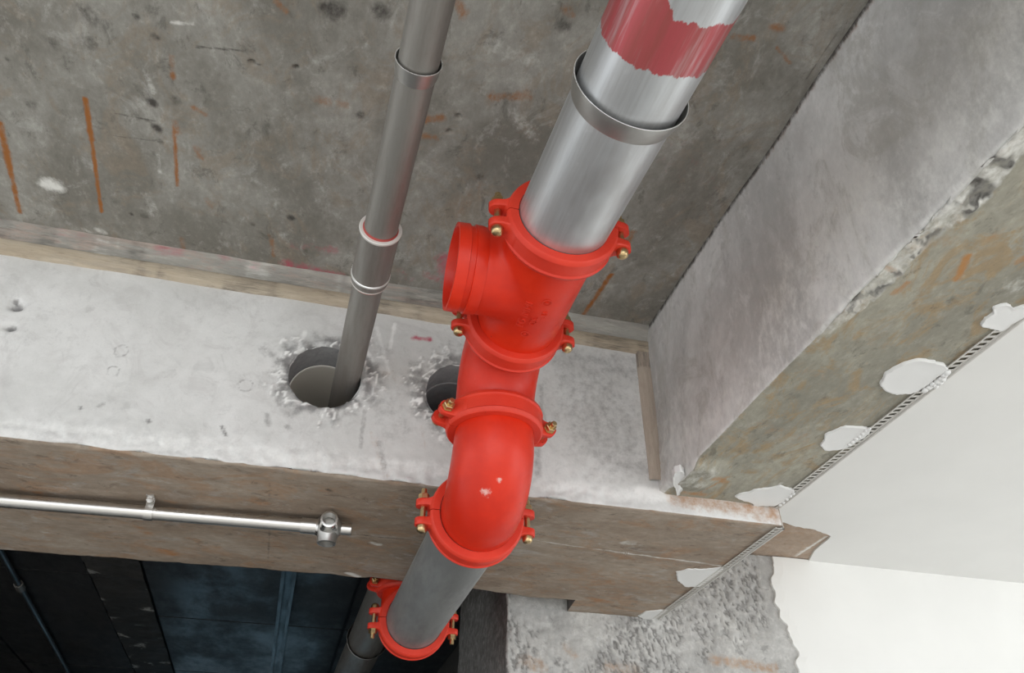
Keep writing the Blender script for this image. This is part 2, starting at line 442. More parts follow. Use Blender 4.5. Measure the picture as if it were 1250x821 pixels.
for a, b, w in [((142, 138), (190, 148), 2.2), ((140, 165), (190, 171), 1.8), ((240, 57), (300, 62), 2.0), ((303, 74), (318, 79), 2.2), ((1030, 30), (985, 95), 1.8)]:
    stroke(1, a, b, w, .6)
stroke(2, (58, 224), (66, 226), 15, .85)
for a, b, w, s in [((102, 279), (110, 283), 5, .5), ((120, 280), (128, 284), 6, .5), ((183, 98), (187, 112), 5, .5), ((192, 185), (196, 210), 4, .45), ((210, 27), (235, 29), 3, .6), ((120, 75), (135, 82), 4, .3),
                   ((610, 60), (650, 75), 14, .33), ((630, 140), (650, 165), 14, .35), ((330, 230), (345, 290), 16, .22), ((180, 235), (188, 262), 10, .3), ((385, 205), (400, 270), 16, .22)]:
    stroke(2, a, b, w, s)
for a, b, w, s in [((350, 322), (415, 338), 14, .55), ((360, 300), (410, 306), 12, .3), ((545, 318), (552, 350), 22, .55), ((520, 335), (545, 345), 12, .4), ((0, 279), (110, 296), 5, .5), ((110, 296), (265, 322), 4, .55), ((470, 322), (500, 340), 14, .22), ((790, 150), (860, 240), 60, .10)]:
    stroke(3, a, b, w, s)
Z = ZS + (fbm(X, Y, 6, 4, 3) - .5) * 0.006 
# anchor hole and nail spall
for (hx, hy), r in (((559, 142), 0.007), ((548, 160), 0.005), ((362, 82), 0.005), ((308, 76), 0.006)):
    c = slab_px(hx, hy)
    Z += 0.012 * np.clip(1.2 - np.hypot(X - c[0], Y - c[1]) / r, 0, 1)
slab = grid_obj('ceiling', np.stack([X, Y, Z], -1), M['slab'], st, flip=True)
tag(slab, 'grey rust-streaked concrete slab soffit above the pipes', 'ceiling', kind='structure')
box('roof_slab', -2.6, 5.2, -1.2, YC + 0.3, ZS + 0.03, ZS + 0.16, M['slab'], slab)

# --- cross beam (front face, soffit, back) as one swept profile
HOLES = [(-0.0185, 2.668, 0.0865), (0.316, 2.672, 0.0865)]
xs = steps((-2.6, -0.95, 0.05), (-0.95, XE + 0.006, 0.0055))
nf, nb = 104, 118
def yback(x):
    base = np.interp(x, [-2.6, -0.8, 0.17, 0.52, 0.63, 0.845, 0.850, 1.3], [2.40, 2.402, 2.366, 2.384, 2.408, 2.412, YC, YC])
    return base + np.where(x < 0.845, (fbm(x, x * 0, 14, 4, 5) - .5) * 0.03, 0)
tf = np.linspace(0, 1, nf); tb = np.linspace(0, 1, nb)
yb = yback(xs)
Xf = np.repeat(xs[:, None], nf, 1); Zf = np.repeat((ZS + 0.02 + (ZA - ZS - 0.02) * tf)[None, :], len(xs), 0); Yf = np.full_like(Xf, YA)
Xs = np.repeat(xs[:, None], nb, 1); Ys = YA + (yb[:, None] - YA) * tb[None, :]; Zs = np.full_like(Xs, ZA)
# front relief
hz = Zf - ZA
rough_low = sstep(0.11, 0.0, hz) * sstep(0.95, 0.6, Xf - 0.0)
Yf = Yf + (fbm(Xf, Zf, 9, 4, 11) - .5) * 0.006 + rough_low * (fbm(Xf, Zf, 45, 4, 12) - .5) * 0.016
stf = np.zeros(Xf.shape + (4,))
for hx, hz_, R in HOLES:
    r = np.hypot(Xf - hx, Zf - hz_)
    an = np.arctan2(Zf - hz_, Xf - hx)
    ring = sstep(R * (1.30 + 1.1 * fbm(np.cos(an) * 2 + 5, np.sin(an) * 2 + hx * 7, 1.3, 3, 8)), R * 1.0, r)
    Yf = Yf + ring * ((fbm(Xf, Zf, 50, 4, 13) - .42) * 0.020) + 0.006 * sstep(R * 1.12, R, r)
    veins = np.abs(fbm(Xf, Zf, 28, 3, 41) - .5)
    stf[..., 1] = np.maximum(stf[..., 1], ring ** .6 * (0.42 + 0.50 * sstep(.35, .65, fbm(Xf, Zf, 45, 4, 14))))
    vm = sstep(0.04, 0.012, veins) * sstep(0.0, .25, ring)
    stf[..., 1] *= (1 - vm); stf[..., 2] = np.maximum(stf[..., 2], vm)
    Yf = Yf - vm * .003
def facepx(x, y): 
    p = px(x, y, 1, YA); return p[[0, 2]]
def fstroke(ch, a, b, wpx, s):
    stf[..., ch] = np.maximum(stf[..., ch], s * capsule(Xf, Zf, facepx(*a), facepx(*b), wpx * 2.0 / FPX))
for a, r, dep in (((20, 373), 8, .022), ((13, 399), 6.5, .018), ((18, 366), 4, .015)):
    c = facepx(*a)
    g = np.clip(1.3 - np.hypot(Xf - c[0], (Zf - c[1]) * 1.3) / (r * 2.0 / FPX), 0, 1)
    Yf = Yf + g * dep; stf[..., 1] = np.maximum(stf[..., 1], g * 1.0)  # pits are dented, the shade inside is also put into the colour
for a, r in (((148, 428), 9), ((138, 453), 8), ((300, 470), 10)):
    c = facepx(*a); d = np.hypot(Xf - c[0], Zf - c[1]) / (r * 2.0 / FPX)
    g = np.clip(1 - np.abs(d - .8) * 3.5, 0, 1)
    stf[..., 1] = np.maximum(stf[..., 1], g * .65)
for a, b, w, s in [((181, 513), (182, 515), 3, .9), ((98, 497), (99, 499), 2.5, .8), ((270, 520), (276, 531), 2.5, .8), ((325, 505), (328, 518), 5, .5), ((320, 425), (345, 440), 9, .42),
                   ((350, 520), (353, 523), 4, .6), ((120, 495), (126, 493), 3, .5), ((445, 500), (440, 545), 3.4, .5), ((463, 540), (470, 575), 5, .5), ((660, 470), (664, 520), 6, .45), ((655, 530), (657, 580), 7, .5), ((690, 430), (690, 480), 18, .28),
                   ((740, 450), (765, 560), 40, .16), ((700, 440), (770, 445), 12, .32), ((770, 440), (785, 580), 9, .30), ((720, 480), (745, 540), 75, .40), ((690, 440), (780, 450), 30, .42), ((560, 430), (600, 470), 40, .36), ((470, 470), (480, 520), 30, .30), ((745, 560), (790, 570), 20, .42), ((522, 505), (545, 540), 12, .3), ((430, 415), (470, 430), 20, .35), ((440, 460), (460, 490), 14, .5)]:
    fstroke(1, a, b, w, s)
for a, b, w, s in [((435, 405), (455, 440), 3.5, .8), ((482, 395), (476, 425), 3, .8), ((358, 440), (352, 475), 5, .8), ((372, 405), (364, 430), 4, .8), ((460, 400), (475, 455), 3.5, .6), ((0, 520), (400, 560), 16, .5), ((400, 560), (560, 575), 12, .5), ((660, 590), (800, 606), 12, .6), ((780, 600), (815, 604), 10, .9)]:
    fstroke(2, a, b, w, s)
for a, b, w, s in [((470, 455), (485, 462), 10, .25), ((825, 607), (945, 626), 14, .62), ((880, 618), (948, 634), 10, .5), ((455, 530), (470, 580), 6, .3), ((515, 520), (518, 545), 3, .25)]:
    fstroke(0, a, b, w, s)
for a, b, w, s in [((505, 412), (525, 414), 4, .7), ((490, 415), (510, 410), 8, .16)]:
    fstroke(3, a, b, w, s)
# soffit relief
Zs = Zs + (fbm(Xs, Ys, 5, 4, 21) - .5) * 0.006
sts = np.zeros(Xs.shape + (4,))
def sofpx(x, y): return px(x, y, 2, ZA)[:2]
def sstroke(ch, a, b, wpx, s):
    sts[..., ch] = np.maximum(sts[..., ch], s * capsule(Xs, Ys, sofpx(*a), sofpx(*b), wpx * 2.1 / FPX))
for a, b, w, s in [((640, 658), (760, 674), 1.6, .6), ((740, 671), (880, 690), 2.2, .75), ((762, 662), (772, 663), 9, .45), ((455, 662), (462, 664), 6, .7), ((25, 580), (40, 582), 6, .4), ((170, 583), (205, 588), 5, .35), ((125, 683), (133, 684), 5, .8), ((425, 699), (437, 703), 6, .8), ((52, 649), (60, 651), 6, .3), ((595, 700), (608, 701), 6, .3), ((640, 630), (700, 640), 8, .15)]:
    sstroke(2, a, b, w, s)
for a, b, w, s in [((200, 672), (212, 675), 12, .55), ((232, 657), (240, 659), 8, .5), ((45, 600), (55, 606), 8, .5), ((310, 610), (320, 614), 10, .45), ((170, 645), (180, 650), 12, .45), ((720, 730), (745, 735), 10, .5), ((640, 725), (700, 720), 26, .22), ((395, 600), (402, 602), 8, .4), ((330, 580), (420, 600), 16, .25), ((690, 690), (780, 720), 30, .25)]:
    sstroke(0, a, b, w, s)
for a, b, w, s in [((400, 598), (403, 600), 4, .7), ((330, 590), (328, 690), 1.4, .5), ((60, 628), (360, 652), 5, .35), ((820, 655), (940, 655), 22, .3), ((60, 560), (160, 575), 14, .25), ((410, 650), (520, 660), 1.8, .55), ((560, 700), (640, 650), 26, .14)]:
    sstroke(1, a, b, w, s)
# worn arris: both faces fall back towards each other
chip = 0.004 + 0.020 * np.clip(fbm(xs, xs * 0, 16, 5, 31) - .42, 0, 1) * (xs < 0.83)
dF = np.clip(chip[:, None] - (Zf - ZA), 0, None); Yf = Yf + dF * .9
dS = np.clip(chip[:, None] - (Ys - YA), 0, None); Zs = Zs + dS * .9
Yf[:, -1] = Ys[:, 0] + chip * .3; Zf[:, -1] = Zs[:, 0] - chip * .2
Zend = np.stack([np.full(len(xs), ZA + 0.03), np.full(len(xs), ZS + 0.02)], 1)
P = np.concatenate([np.stack([Xf, Yf, Zf], -1), np.stack([Xs, Ys, Zs], -1)[:, 1:],
                    np.stack([np.repeat(xs[:, None], 2, 1), np.repeat(yb[:, None], 2, 1), Zend], -1)], 1)
S4 = np.concatenate([stf, sts[:, 1:], np.zeros((len(xs), 2, 4))], 1)
nu, nv = P.shape[:2]
mi = np.zeros((nu - 1, nv - 1), int); mi[:, nf - 1:] = 1; mi[:, nf + nb - 2:] = 2
keep = np.ones((nu - 1, nv - 1), bool)
cx = (P[:-1, :-1, 0] + P[1:, 1:, 0]) / 2; cz = (P[:-1, :-1, 2] + P[1:, 1:, 2]) / 2
front = np.zeros_like(keep); front[:, :nf - 1] = True
for hx, hz_, R in HOLES:
    ins = front & (np.hypot(cx - hx, cz - hz_) < R)
    keep &= ~ins
    vin = np.zeros((nu, nv), bool); vout = np.zeros((nu, nv), bool)
    for a in (0, 1):
        for b in (0, 1):
            vin[a:nu - 1 + a, b:nv - 1 + b] |= ins
            vout[a:nu - 1 + a, b:nv - 1 + b] |= (~ins & front)
    bd = vin & vout
    an = np.arctan2(P[..., 2] - hz_, P[..., 0] - hx)
    Rj = R * (1 + 0.05 * (fbm(np.cos(an) * 2 + hx * 9, np.sin(an) * 2, 2.2, 4, 77) - .5) + 0.10 * sstep(-.5, -1, np.sin(an)) * (fbm(np.cos(an) * 6, an * 0, 1.5, 3, 5) - .3))
    P[..., 0] = np.where(bd, hx + Rj * np.cos(an), P[..., 0]); P[..., 2] = np.where(bd, hz_ + Rj * np.sin(an), P[..., 2])
beam = grid_obj('cross_beam', P, [M['beam_face'], M['beam_soffit'], M['dark_wall']], S4, mi, keep, flip=True)
tag(beam, 'whitewashed concrete cross beam with two bored holes and brown soffit', 'beam', kind='structure')
v, f = box_verts(XE + 0.004, XE + 0.0055, YA, YC, ZA + 0.004, ZC)
mesh_obj('end_face', v, f, M['raw_strip'], beam, False)
for i, (hx, hz_, R) in enumerate(HOLES):
    lathe('bored_hole', [(0, R * 1.035), (0.09, R * 1.01), (0.092, R * .98), (0.66, R * .98)], M['bore'], (hx, YA + 0.004, hz_), (0, 1, 0), 64, beam)
s0 = HOLES[0]; RS_ = .0325
sl = lathe('pipe_sleeve', [(0.0, s0[2] * .985), (0.0, s0[2] * .955), (0.006, s0[2] * .95), (0.36, s0[2] * .95), (0.36, RS_ + .002)], [M['sleeve'], M['sleeve_rim']], (s0[0], YA + 0.088, s0[1]), (0, 1, 0), 64, beam,  # last profile step closes the far end, added to reflect light back
           midx_fn=lambda i: 1 if i < 2 else 0)
sl['label'] = 'beige plastic sleeve lining the left hole'

# cement fillet and timber batten along the slab edge, batten in the corner
def strip(name, prof, x0, x1, mat, label, step=0.01, wob=0.002, seed=0, axis='x', chalk=False):
    t = steps((x0, x1, step)); n = len(prof)
    Pg = np.zeros((len(t), n, 3))
    for j, (y, z) in enumerate(prof):
        w = (fbm(t, t * 0 + j, 12, 4, seed + j) - .5) * 2 * wob
        if axis == 'x':
            Pg[:, j] = np.stack([t, y + w, z + w * .8], 1)
        else:
            Pg[:, j] = np.stack([y + w, z + w * .6, t], 1)
    sg = np.zeros((len(t), n, 4))
    if chalk:
        sg[:, 1:3, 3] = (.42 * sstep(.3, .6, fbm(t, t * 0, 9, 4, 44)) * sstep(.3, -.1, t))[:, None]
        sg[:, :, 2] = (.35 * sstep(.5, .65, fbm(t, t * 0, 14, 4, 46)))[:, None]
    sg[:, :, 1] = (.4 * sstep(.55, .7, fbm(t, t * 0, 11, 4, 45 + seed)))[:, None]
    o = grid_obj(name, Pg, mat, sg, flip=True)
    return tag(o, label, 'trim', kind='structure')
strip('trim_1', [(YA - .034, ZS + .006), (YA - .034, ZS - .004), (YA - .026, ZS - .012), (YA - .012, ZS - .040), (YA - .012, ZS - .046)], -2.6, XB + .01, M['fillet'], 'grey cement fillet along the slab edge above the cross beam', .012, .0035, 3, chalk=True)
strip('trim_2', [(YA - .012, ZS - .042), (YA - .016, ZS - .046), (YA - .012, ZS - .078), (YA + .006, ZS - .083)], -2.6, XB + .01, M['batten'], 'beige timber batten under the cement fillet on the cross beam', .012, .002, 9)
strip('trim_3', [(XB - .034, YA + .004), (XB - .033, YA - .010), (XB - .008, YA - .012), (XB + .004, YA - .010)], ZB + .03, ZS - .075, M['corner_batten'], 'upright beige batten strip in the corner between both beams', .01, .0018, 15, axis='z')

# --- side beam
ysb = steps((-1.2, 0.5, 0.06), (0.5, YA + 0.004, 0.006))
ni, nbm = 96, 60
ti = np.linspace(0, 1, ni); tm = np.linspace(0, 1, nbm)
Yi = np.repeat(ysb[:, None], ni, 1); Zi = np.repeat((ZS + .02 + (ZB - ZS - .02) * ti)[None, :], len(ysb), 0)
Xi = XB + (fbm(Yi, Zi, 4, 4, 51) - .5) * 0.008
Ym = np.repeat(ysb[:, None], nbm, 1); Xm = np.repeat((XB + (XE - XB) * tm)[None, :], len(ysb), 0)
Zm = ZB + (fbm(Xm, Ym, 5, 4, 52) - .5) * 0.005
sti = np.zeros(Xi.shape + (4,)); stm = np.zeros(Xm.shape + (4,))
big = sstep(1.12, 0.85, ysb)
c = 0.006 + 0.012 * np.clip(fbm(ysb, ysb * 0, 18, 4, 61) - .35, 0, 1) + big * (0.030 + 0.045 * np.clip(fbm(ysb, ysb * 0, 9, 4, 62) - .3, 0, 1))
d1 = np.clip(c[:, None] * .25 - (Zi - ZB), 0, None); Xi = Xi + d1 * 1.0
d2 = np.clip(c[:, None] - (Xm - XB), 0, None); Zm = Zm + d2 * .22
rr = sstep(0, .006, d2) * big[:, None]
Zm = Zm + rr * (fbm(Xm, Ym, 50, 4, 63) - .5) * .020
stm[..., 2] = np.maximum(stm[..., 2], sstep(0, .004, d2) * (.25 + .35 * big[:, None]))
stm[..., 1] = np.maximum(stm[..., 1], rr * sstep(.5, .66, fbm(Xm, Ym, 40, 4, 64)) * .7)
# side face paler towards its lower edge; lump at the far corner
sti[..., 2] = .42 * sstep(.40, .06, Zi - ZB + (fbm(Yi, Zi, 7, 4, 65) - .5) * .5)
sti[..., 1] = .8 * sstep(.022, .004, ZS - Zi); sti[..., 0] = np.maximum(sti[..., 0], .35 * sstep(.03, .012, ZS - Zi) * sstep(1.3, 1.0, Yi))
lump = sstep(1.56, 1.66, Yi) * sstep(.16, .02, Zi - ZB)
Xi = Xi - lump * (fbm(Yi, Zi, 30, 4, 66)) * .02
lump2 = sstep(1.50, 1.55, Ym) * sstep(1.69, 1.62, Ym) * sstep(.11, .05, Xm - XB)
Zm = Zm - lump2 * .010 * (1 + fbm(Xm, Ym, 30, 3, 67)); stm[..., 2] = np.maximum(stm[..., 2], lump2 * .34)
def bpx(x, y): return px(x, y, 2, ZB)[:2]
def bstroke(ch, a, b, wpx, s):
    stm[..., ch] = np.maximum(stm[..., ch], s * capsule(Xm, Ym, bpx(*a), bpx(*b), wpx * 1.6 / FPX))
for a, b, w, s in [((1182, 312), (1168, 340), 5, .8), ((1108, 345), (1090, 358), 5, .6), ((1070, 325), (1090, 332), 5, .55), ((1240, 320), (1250, 314), 6, .6), ((870, 580), (885, 588), 8, .55), ((848, 603), (890, 582), 3, .6),
                   ((960, 440), (1010, 460), 16, .25), ((1130, 300), (1160, 290), 14, .25), ((930, 520), (990, 540), 20, .28), ((1200, 300), (1250, 260), 20, .2), ((880, 500), (930, 470), 9, .3), ((1040, 400), (1080, 420), 18, .22), ((830, 600), (860, 603), 8, .5)]:
    bstroke(0, a, b, w, s)
for a, b, w, s in [((1085, 375), (1110, 372), 10, .3), ((960, 480), (975, 490), 12, .25), ((1160, 365), (1172, 370), 8, .35), ((1180, 400), (1130, 430), 14, .25), ((1000, 440), (1020, 430), 9, .25), ((820, 590), (880, 600), 16, .3)]:
    bstroke(1, a, b, w, s)
for a, b, w, s in [((1240, 350), (1250, 345), 14, .4), ((945, 593), (955, 590), 8, .35), ((1120, 310), (1160, 270), 8, .2)]:
    bstroke(2, a, b, w, s)
Xi[:, -1] = Xm[:, 0] + c * .25; Zi[:, -1] = Zm[:, 0] - c * .02
out = np.stack([np.full((len(ysb), 2), XE), np.repeat(ysb[:, None], 2, 1), np.stack([np.full(len(ysb), ZB + .002), np.full(len(ysb), ZC + .03)], 1)], -1)
P = np.concatenate([np.stack([Xi, Yi, Zi], -1), np.stack([Xm, Ym, Zm], -1)[:, 1:], out], 1)
S4 = np.concatenate([sti, stm[:, 1:], np.zeros((len(ysb), 2, 4))], 1)
mi = np.zeros((P.shape[0] - 1, P.shape[1] - 1), int); mi[:, ni - 1:] = 1
sb = grid_obj('side_beam', P, [M['side_face'], M['side_soffit']], S4, mi)
tag(sb, 'grey concrete side beam with chipped edge and stained soffit', 'beam', kind='structure')

# --- hacked column under the cross beam
zc = steps((0, 2.05, .1), (2.05, ZC + .02, .0055))
prof = [(0.652, y) for y in np.linspace(3.3, YC, 40, endpoint=False)] + [(x, YC) for x in np.linspace(0.652, 1.72, 190)]
Pg = np.zeros((len(zc), len(prof), 3)); st = np.zeros((len(zc), len(prof), 4))
px_ = np.array([p[0] for p in prof]); py_ = np.array([p[1] for p in prof])
Zg = np.repeat(zc[:, None], len(prof), 1); Xg = np.repeat(px_[None], len(zc), 0); Yg = np.repeat(py_[None], len(zc), 0)
arc = np.cumsum(np.r_[0, np.hypot(np.diff(px_), np.diff(py_))]); Ag = np.repeat(arc[None], len(zc), 0)
isf = np.repeat((np.arange(len(prof)) >= 40)[None], len(zc), 0)
gouge = sstep(.46, .60, fbm(Ag * 1.7 + Zg * .5, Zg * .75, 85, 3, 71)) * sstep(.30, .55, fbm(Ag, Zg, 7, 3, 70))
amp = np.where(isf, sstep(1.60, 1.57, Xg), 0.2)
dep = amp * (gouge * .0055 + (fbm(Ag, Zg, 60, 3, 72) - .5) * .006)
Yg = Yg + np.where(isf, dep, 0); Xg = Xg + np.where(~isf, dep + (fbm(Ag, Zg, 20, 3, 73) - .5) * .008, 0)
st[..., 1] = np.where(isf, amp * gouge * .62, .75); st[..., 2] = np.where(isf, amp * sstep(.5, .62, fbm(Ag, Zg, 9, 4, 74)) * (1 - gouge) * .35, 0)  # side face in the dark: its shade is put into the colour
for a, b, w, s in (((640, 805), (660, 812), 12, .5), ((745, 815), (775, 818), 12, .45), ((690, 790), (700, 800), 8, .4), ((870, 805), (945, 815), 9, .55)):
    p = px(*a, 1, YC)[[0, 2]]; q_ = px(*b, 1, YC)[[0, 2]]
    st[..., 0] = np.maximum(st[..., 0], np.where(isf, s * capsule(Xg, Zg, p, q_, w * 2.5 / FPX), 0))
Pg = np.stack([Xg, Yg, Zg], -1)
colm = grid_obj('wall_back', Pg, M['hacked'], st, flip=True)
tag(colm, 'rough hacked grey concrete column under the cross beam', 'column', kind='structure')

# --- white wall and ceiling of the right bay, with ragged plaster edges
zr = steps((0, 2.1, .15), (2.1, ZC + .004, .006))
xl = 1.650 + .10 * (fbm(zr, zr * 0, 9, 5, 81) - .5) + .022 * (fbm(zr, zr * 0, 40, 2, 82) - .5)
U = np.r_[0, .0003, .01, .03, .1, .4, 1.0]
Pg = np.zeros((len(zr), len(U), 3))
for j, u_ in enumerate(U):
    Pg[:, j, 0] = xl + (5.2 - xl) * u_; Pg[:, j, 2] = zr; Pg[:, j, 1] = YC - (.012 if j > 1 else (.009 if j == 1 else -.012))
wr = grid_obj('wall_right', Pg, M['plaster'], flip=True)
wr.data.polygons.foreach_set('use_smooth', [False] * len(wr.data.polygons))
tag(wr, 'bright white plastered wall right of the hacked column', 'wall', kind='structure')
box('backing', 1.66, 5.2, YC + .004, YC + .2, 0, ZC + .1, M['hacked'], wr)
xr = steps((XE - .001, 1.85, .006), (1.85, 5.2, .12))
ymax = np.interp(xr, [1.16, 1.50, 1.74, 1.752, 1.790, 1.80, 5.2], [2.13, 2.205, 2.284, 2.40, 2.515, YC - .006, YC - .006]) + np.where(xr < 1.79, .03 * (fbm(xr, xr * 0, 20, 4, 83) - .5), 0)
V = np.r_[0, .5, .8, .95, .9992, 1.0]
Pg = np.zeros((len(xr), len(V), 3))
for j, v_ in enumerate(V):
    Pg[:, j, 0] = xr; Pg[:, j, 1] = -1.2 + (ymax + 1.2) * v_; Pg[:, j, 2] = ZC + (.012 if j == len(V) - 1 else 0)
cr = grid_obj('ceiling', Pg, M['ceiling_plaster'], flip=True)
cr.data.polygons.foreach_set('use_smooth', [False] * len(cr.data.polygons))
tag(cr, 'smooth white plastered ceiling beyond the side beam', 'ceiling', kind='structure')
Xg, Yg = np.meshgrid(steps((XE, 1.95, .01)), steps((1.9, YC + .01, .01)), indexing='ij')
st = np.zeros(Xg.shape + (4,))
st[..., 2] = np.maximum(st[..., 2], .8 * capsule(Xg, Yg, px(972, 680, 2, ZC)[:2], px(1008, 657, 2, ZC)[:2], .008))
st[..., 1] = np.maximum(st[..., 1], .5 * capsule(Xg, Yg, (1.5, YC), (1.8, YC), .02))
rs = grid_obj('bare_strip', np.stack([Xg, Yg, ZC + .006 + 0 * Xg], -1), M['raw_strip'], st, flip=True, parent=cr)
rs['label'] = 'strip of bare brown concrete left unplastered beside the wall'

# --- dark room behind the cross beam: panelled ceiling with recessed joints
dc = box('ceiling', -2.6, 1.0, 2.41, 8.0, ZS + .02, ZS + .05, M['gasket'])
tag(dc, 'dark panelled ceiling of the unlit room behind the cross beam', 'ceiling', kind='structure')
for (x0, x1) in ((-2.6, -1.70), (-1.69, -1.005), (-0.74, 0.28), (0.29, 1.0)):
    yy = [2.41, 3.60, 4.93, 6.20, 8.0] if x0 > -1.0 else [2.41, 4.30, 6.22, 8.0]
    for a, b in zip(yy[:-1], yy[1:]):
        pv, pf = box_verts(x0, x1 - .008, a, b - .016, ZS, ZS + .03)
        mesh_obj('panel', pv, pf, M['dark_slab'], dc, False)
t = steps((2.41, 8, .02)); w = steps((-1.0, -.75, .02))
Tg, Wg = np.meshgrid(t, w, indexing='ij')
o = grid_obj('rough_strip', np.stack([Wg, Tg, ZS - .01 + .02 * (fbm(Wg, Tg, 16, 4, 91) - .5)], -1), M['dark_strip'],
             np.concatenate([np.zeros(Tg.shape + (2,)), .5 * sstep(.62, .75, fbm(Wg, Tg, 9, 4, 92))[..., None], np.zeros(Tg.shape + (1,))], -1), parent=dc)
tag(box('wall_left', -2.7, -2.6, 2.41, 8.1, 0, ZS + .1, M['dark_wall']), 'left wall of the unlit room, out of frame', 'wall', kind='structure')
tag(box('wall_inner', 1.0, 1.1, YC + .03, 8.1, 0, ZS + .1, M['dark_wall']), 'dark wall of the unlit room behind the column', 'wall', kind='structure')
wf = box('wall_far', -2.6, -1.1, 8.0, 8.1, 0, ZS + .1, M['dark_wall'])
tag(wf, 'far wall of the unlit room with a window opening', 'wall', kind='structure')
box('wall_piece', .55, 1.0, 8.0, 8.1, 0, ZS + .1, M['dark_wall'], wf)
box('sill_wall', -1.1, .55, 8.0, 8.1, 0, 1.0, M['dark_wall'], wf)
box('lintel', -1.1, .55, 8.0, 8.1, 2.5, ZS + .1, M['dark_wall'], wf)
gm, gnt, gb = new_mat('blue_light_filter')
gt = gnt.nodes.new('ShaderNodeBsdfTransparent'); gt.inputs['Color'].default_value = (0.30, 0.40, 0.45, 1)  # panes added to turn the light in the unlit room bluish
gnt.links.new(gt.outputs[0], gnt.nodes['Material Output'].inputs['Surface'])
wn = empty('window_1', (-.275, 8.05, 1.0)); tag(wn, 'unseen far window of the unlit room with panes added to tint its light blue', 'window', kind='structure')
for k in range(3):
    box('pane', -.825 + k * .55 + .02, -.275 + k * .55 - .02, -.006, 0, .03, 1.47, gm, wn)
for k in range(4):
    box('mullion', -.845 + k * .55, -.805 + k * .55, -.03, .03, 0, 1.5, M['dark_metal'], wn)
tag(box('floor', -9, 9, -9, 9, -.1, 0, M['floor']), 'pale screed floor far below the pipes, out of frame', 'floor', kind='structure')

# ------------------------------------------------------------------ MAIN RED AND GALVANISED PIPE RUN
Y1, Y2, LB = 1.001, 1.308, 0.151
Z1 = 2.600
Y3 = Y2 + LB; Z3 = Z1 - LB; Z4 = Z3 - LB; Y4 = Y3 + LB
Y5 = 2.392; Y6 = Y5 + LB; Z6 = Z4 + LB; Z7 = Z6 + LB; Y7 = Y6 + LB
def xr_(y): return 0.353 - 0.014 * (y - 1.0)

# upper galvanised pipe, slightly askew in plan
t = empty('galvanised_pipe', (0, 0, 0))
tag(t, 'wide galvanised steel pipe with a red painted band under the slab', 'pipe')
pa = Vector((.353, Y1 - .004, Z1)); pb = Vector((.3665, .6, Z1 - .004)); dirp = (pb - pa).normalized()
Ltot = 2.2
lathe('pipe_body', [(0, RP - .006), (0, RP)] + [(Ltot * k / 40, RP) for k in range(1, 41)], M['galv'], pa, dirp, 96, t)
tl = (pa - (pa + dirp * ((.684 - pa.y) / dirp.y))).length
pc = pa + dirp * tl
cl = lathe('flared_collar', [(-.036, RP + .0005), (-.030, RP + .003), (-.012, RP + .0070), (0, RP + .0095), (.0006, RP + .0095), (.0006, RP + .0080), (-.02, RP + .002)], [M['collar'], M['lip']], pc, dirp, 96, t, angle=60, midx_fn=lambda i: 1 if i in (3, 4) else 0)
cl['label'] = 'thin flared steel collar with a bright rim'

# red tee: solid run and branch fused and smoothed, plus the grooved rim
RT = RP + .0035
YT = (Y1 + Y2) / 2
xt = xr_(YT)
tee = empty('pipe_tee', (xt, YT, Z1))
tag(tee, 'red cast iron tee with an open grooved branch facing left', 'pipe tee')
def closed_cyl(o, axis, prof, n=64):
    a, u, w = axis_frame(axis); o = Vector(o); vs_, fs = [], []
    for tt, r in prof:
        for k in range(n):
            an = 2 * math.pi * k / n
            vs_.append(o + a * tt + (u * math.cos(an) + w * math.sin(an)) * r)
    m = len(prof)
    for i in range(m - 1):
        for k in range(n):
            l = (k + 1) % n
            fs.append((i * n + k, i * n + l, (i + 1) * n + l, (i + 1) * n + k))
    fs.append(tuple(range(n))[::-1]); fs.append(tuple(range((m - 1) * n, m * n)))
    return vs_, fs
hl = (Y2 - Y1) / 2
v1, f1 = closed_cyl((0, 0, 0), (0, 1, 0), [(-hl, RT), (hl, RT)])
v2, f2 = closed_cyl((0, 0, 0), (-1, 0, 0), [(0, RT - .003), (.098, RT - .003), (.103, RT - .001), (.125, RT - .001)])
body = mesh_obj('tee_body', v1 + v2, f1 + [tuple(i + len(v1) for i in q) for q in f2], M['red'], tee)
rm = body.modifiers.new('fuse', 'REMESH'); rm.mode = 'VOXEL'; rm.voxel_size = .0036; rm.use_smooth_shade = True
sm = body.modifiers.new('fillet', 'SMOOTH'); sm.factor = .5; sm.iterations = 100
rim = lathe('branch_rim', [(.110, RT - .002), (.118, RT), (.132, RT), (.133, RT - .0035), (.143, RT - .0035), (.144, RT), (.166, RT - .001), (.1665, RT - .0075), (.160, RT - .010), (.118, RT - .011)], M['red'], (0, 0, 0), (-1, 0, 0), 72, tee, angle=30)
rim['label'] = 'grooved open end of the branch'
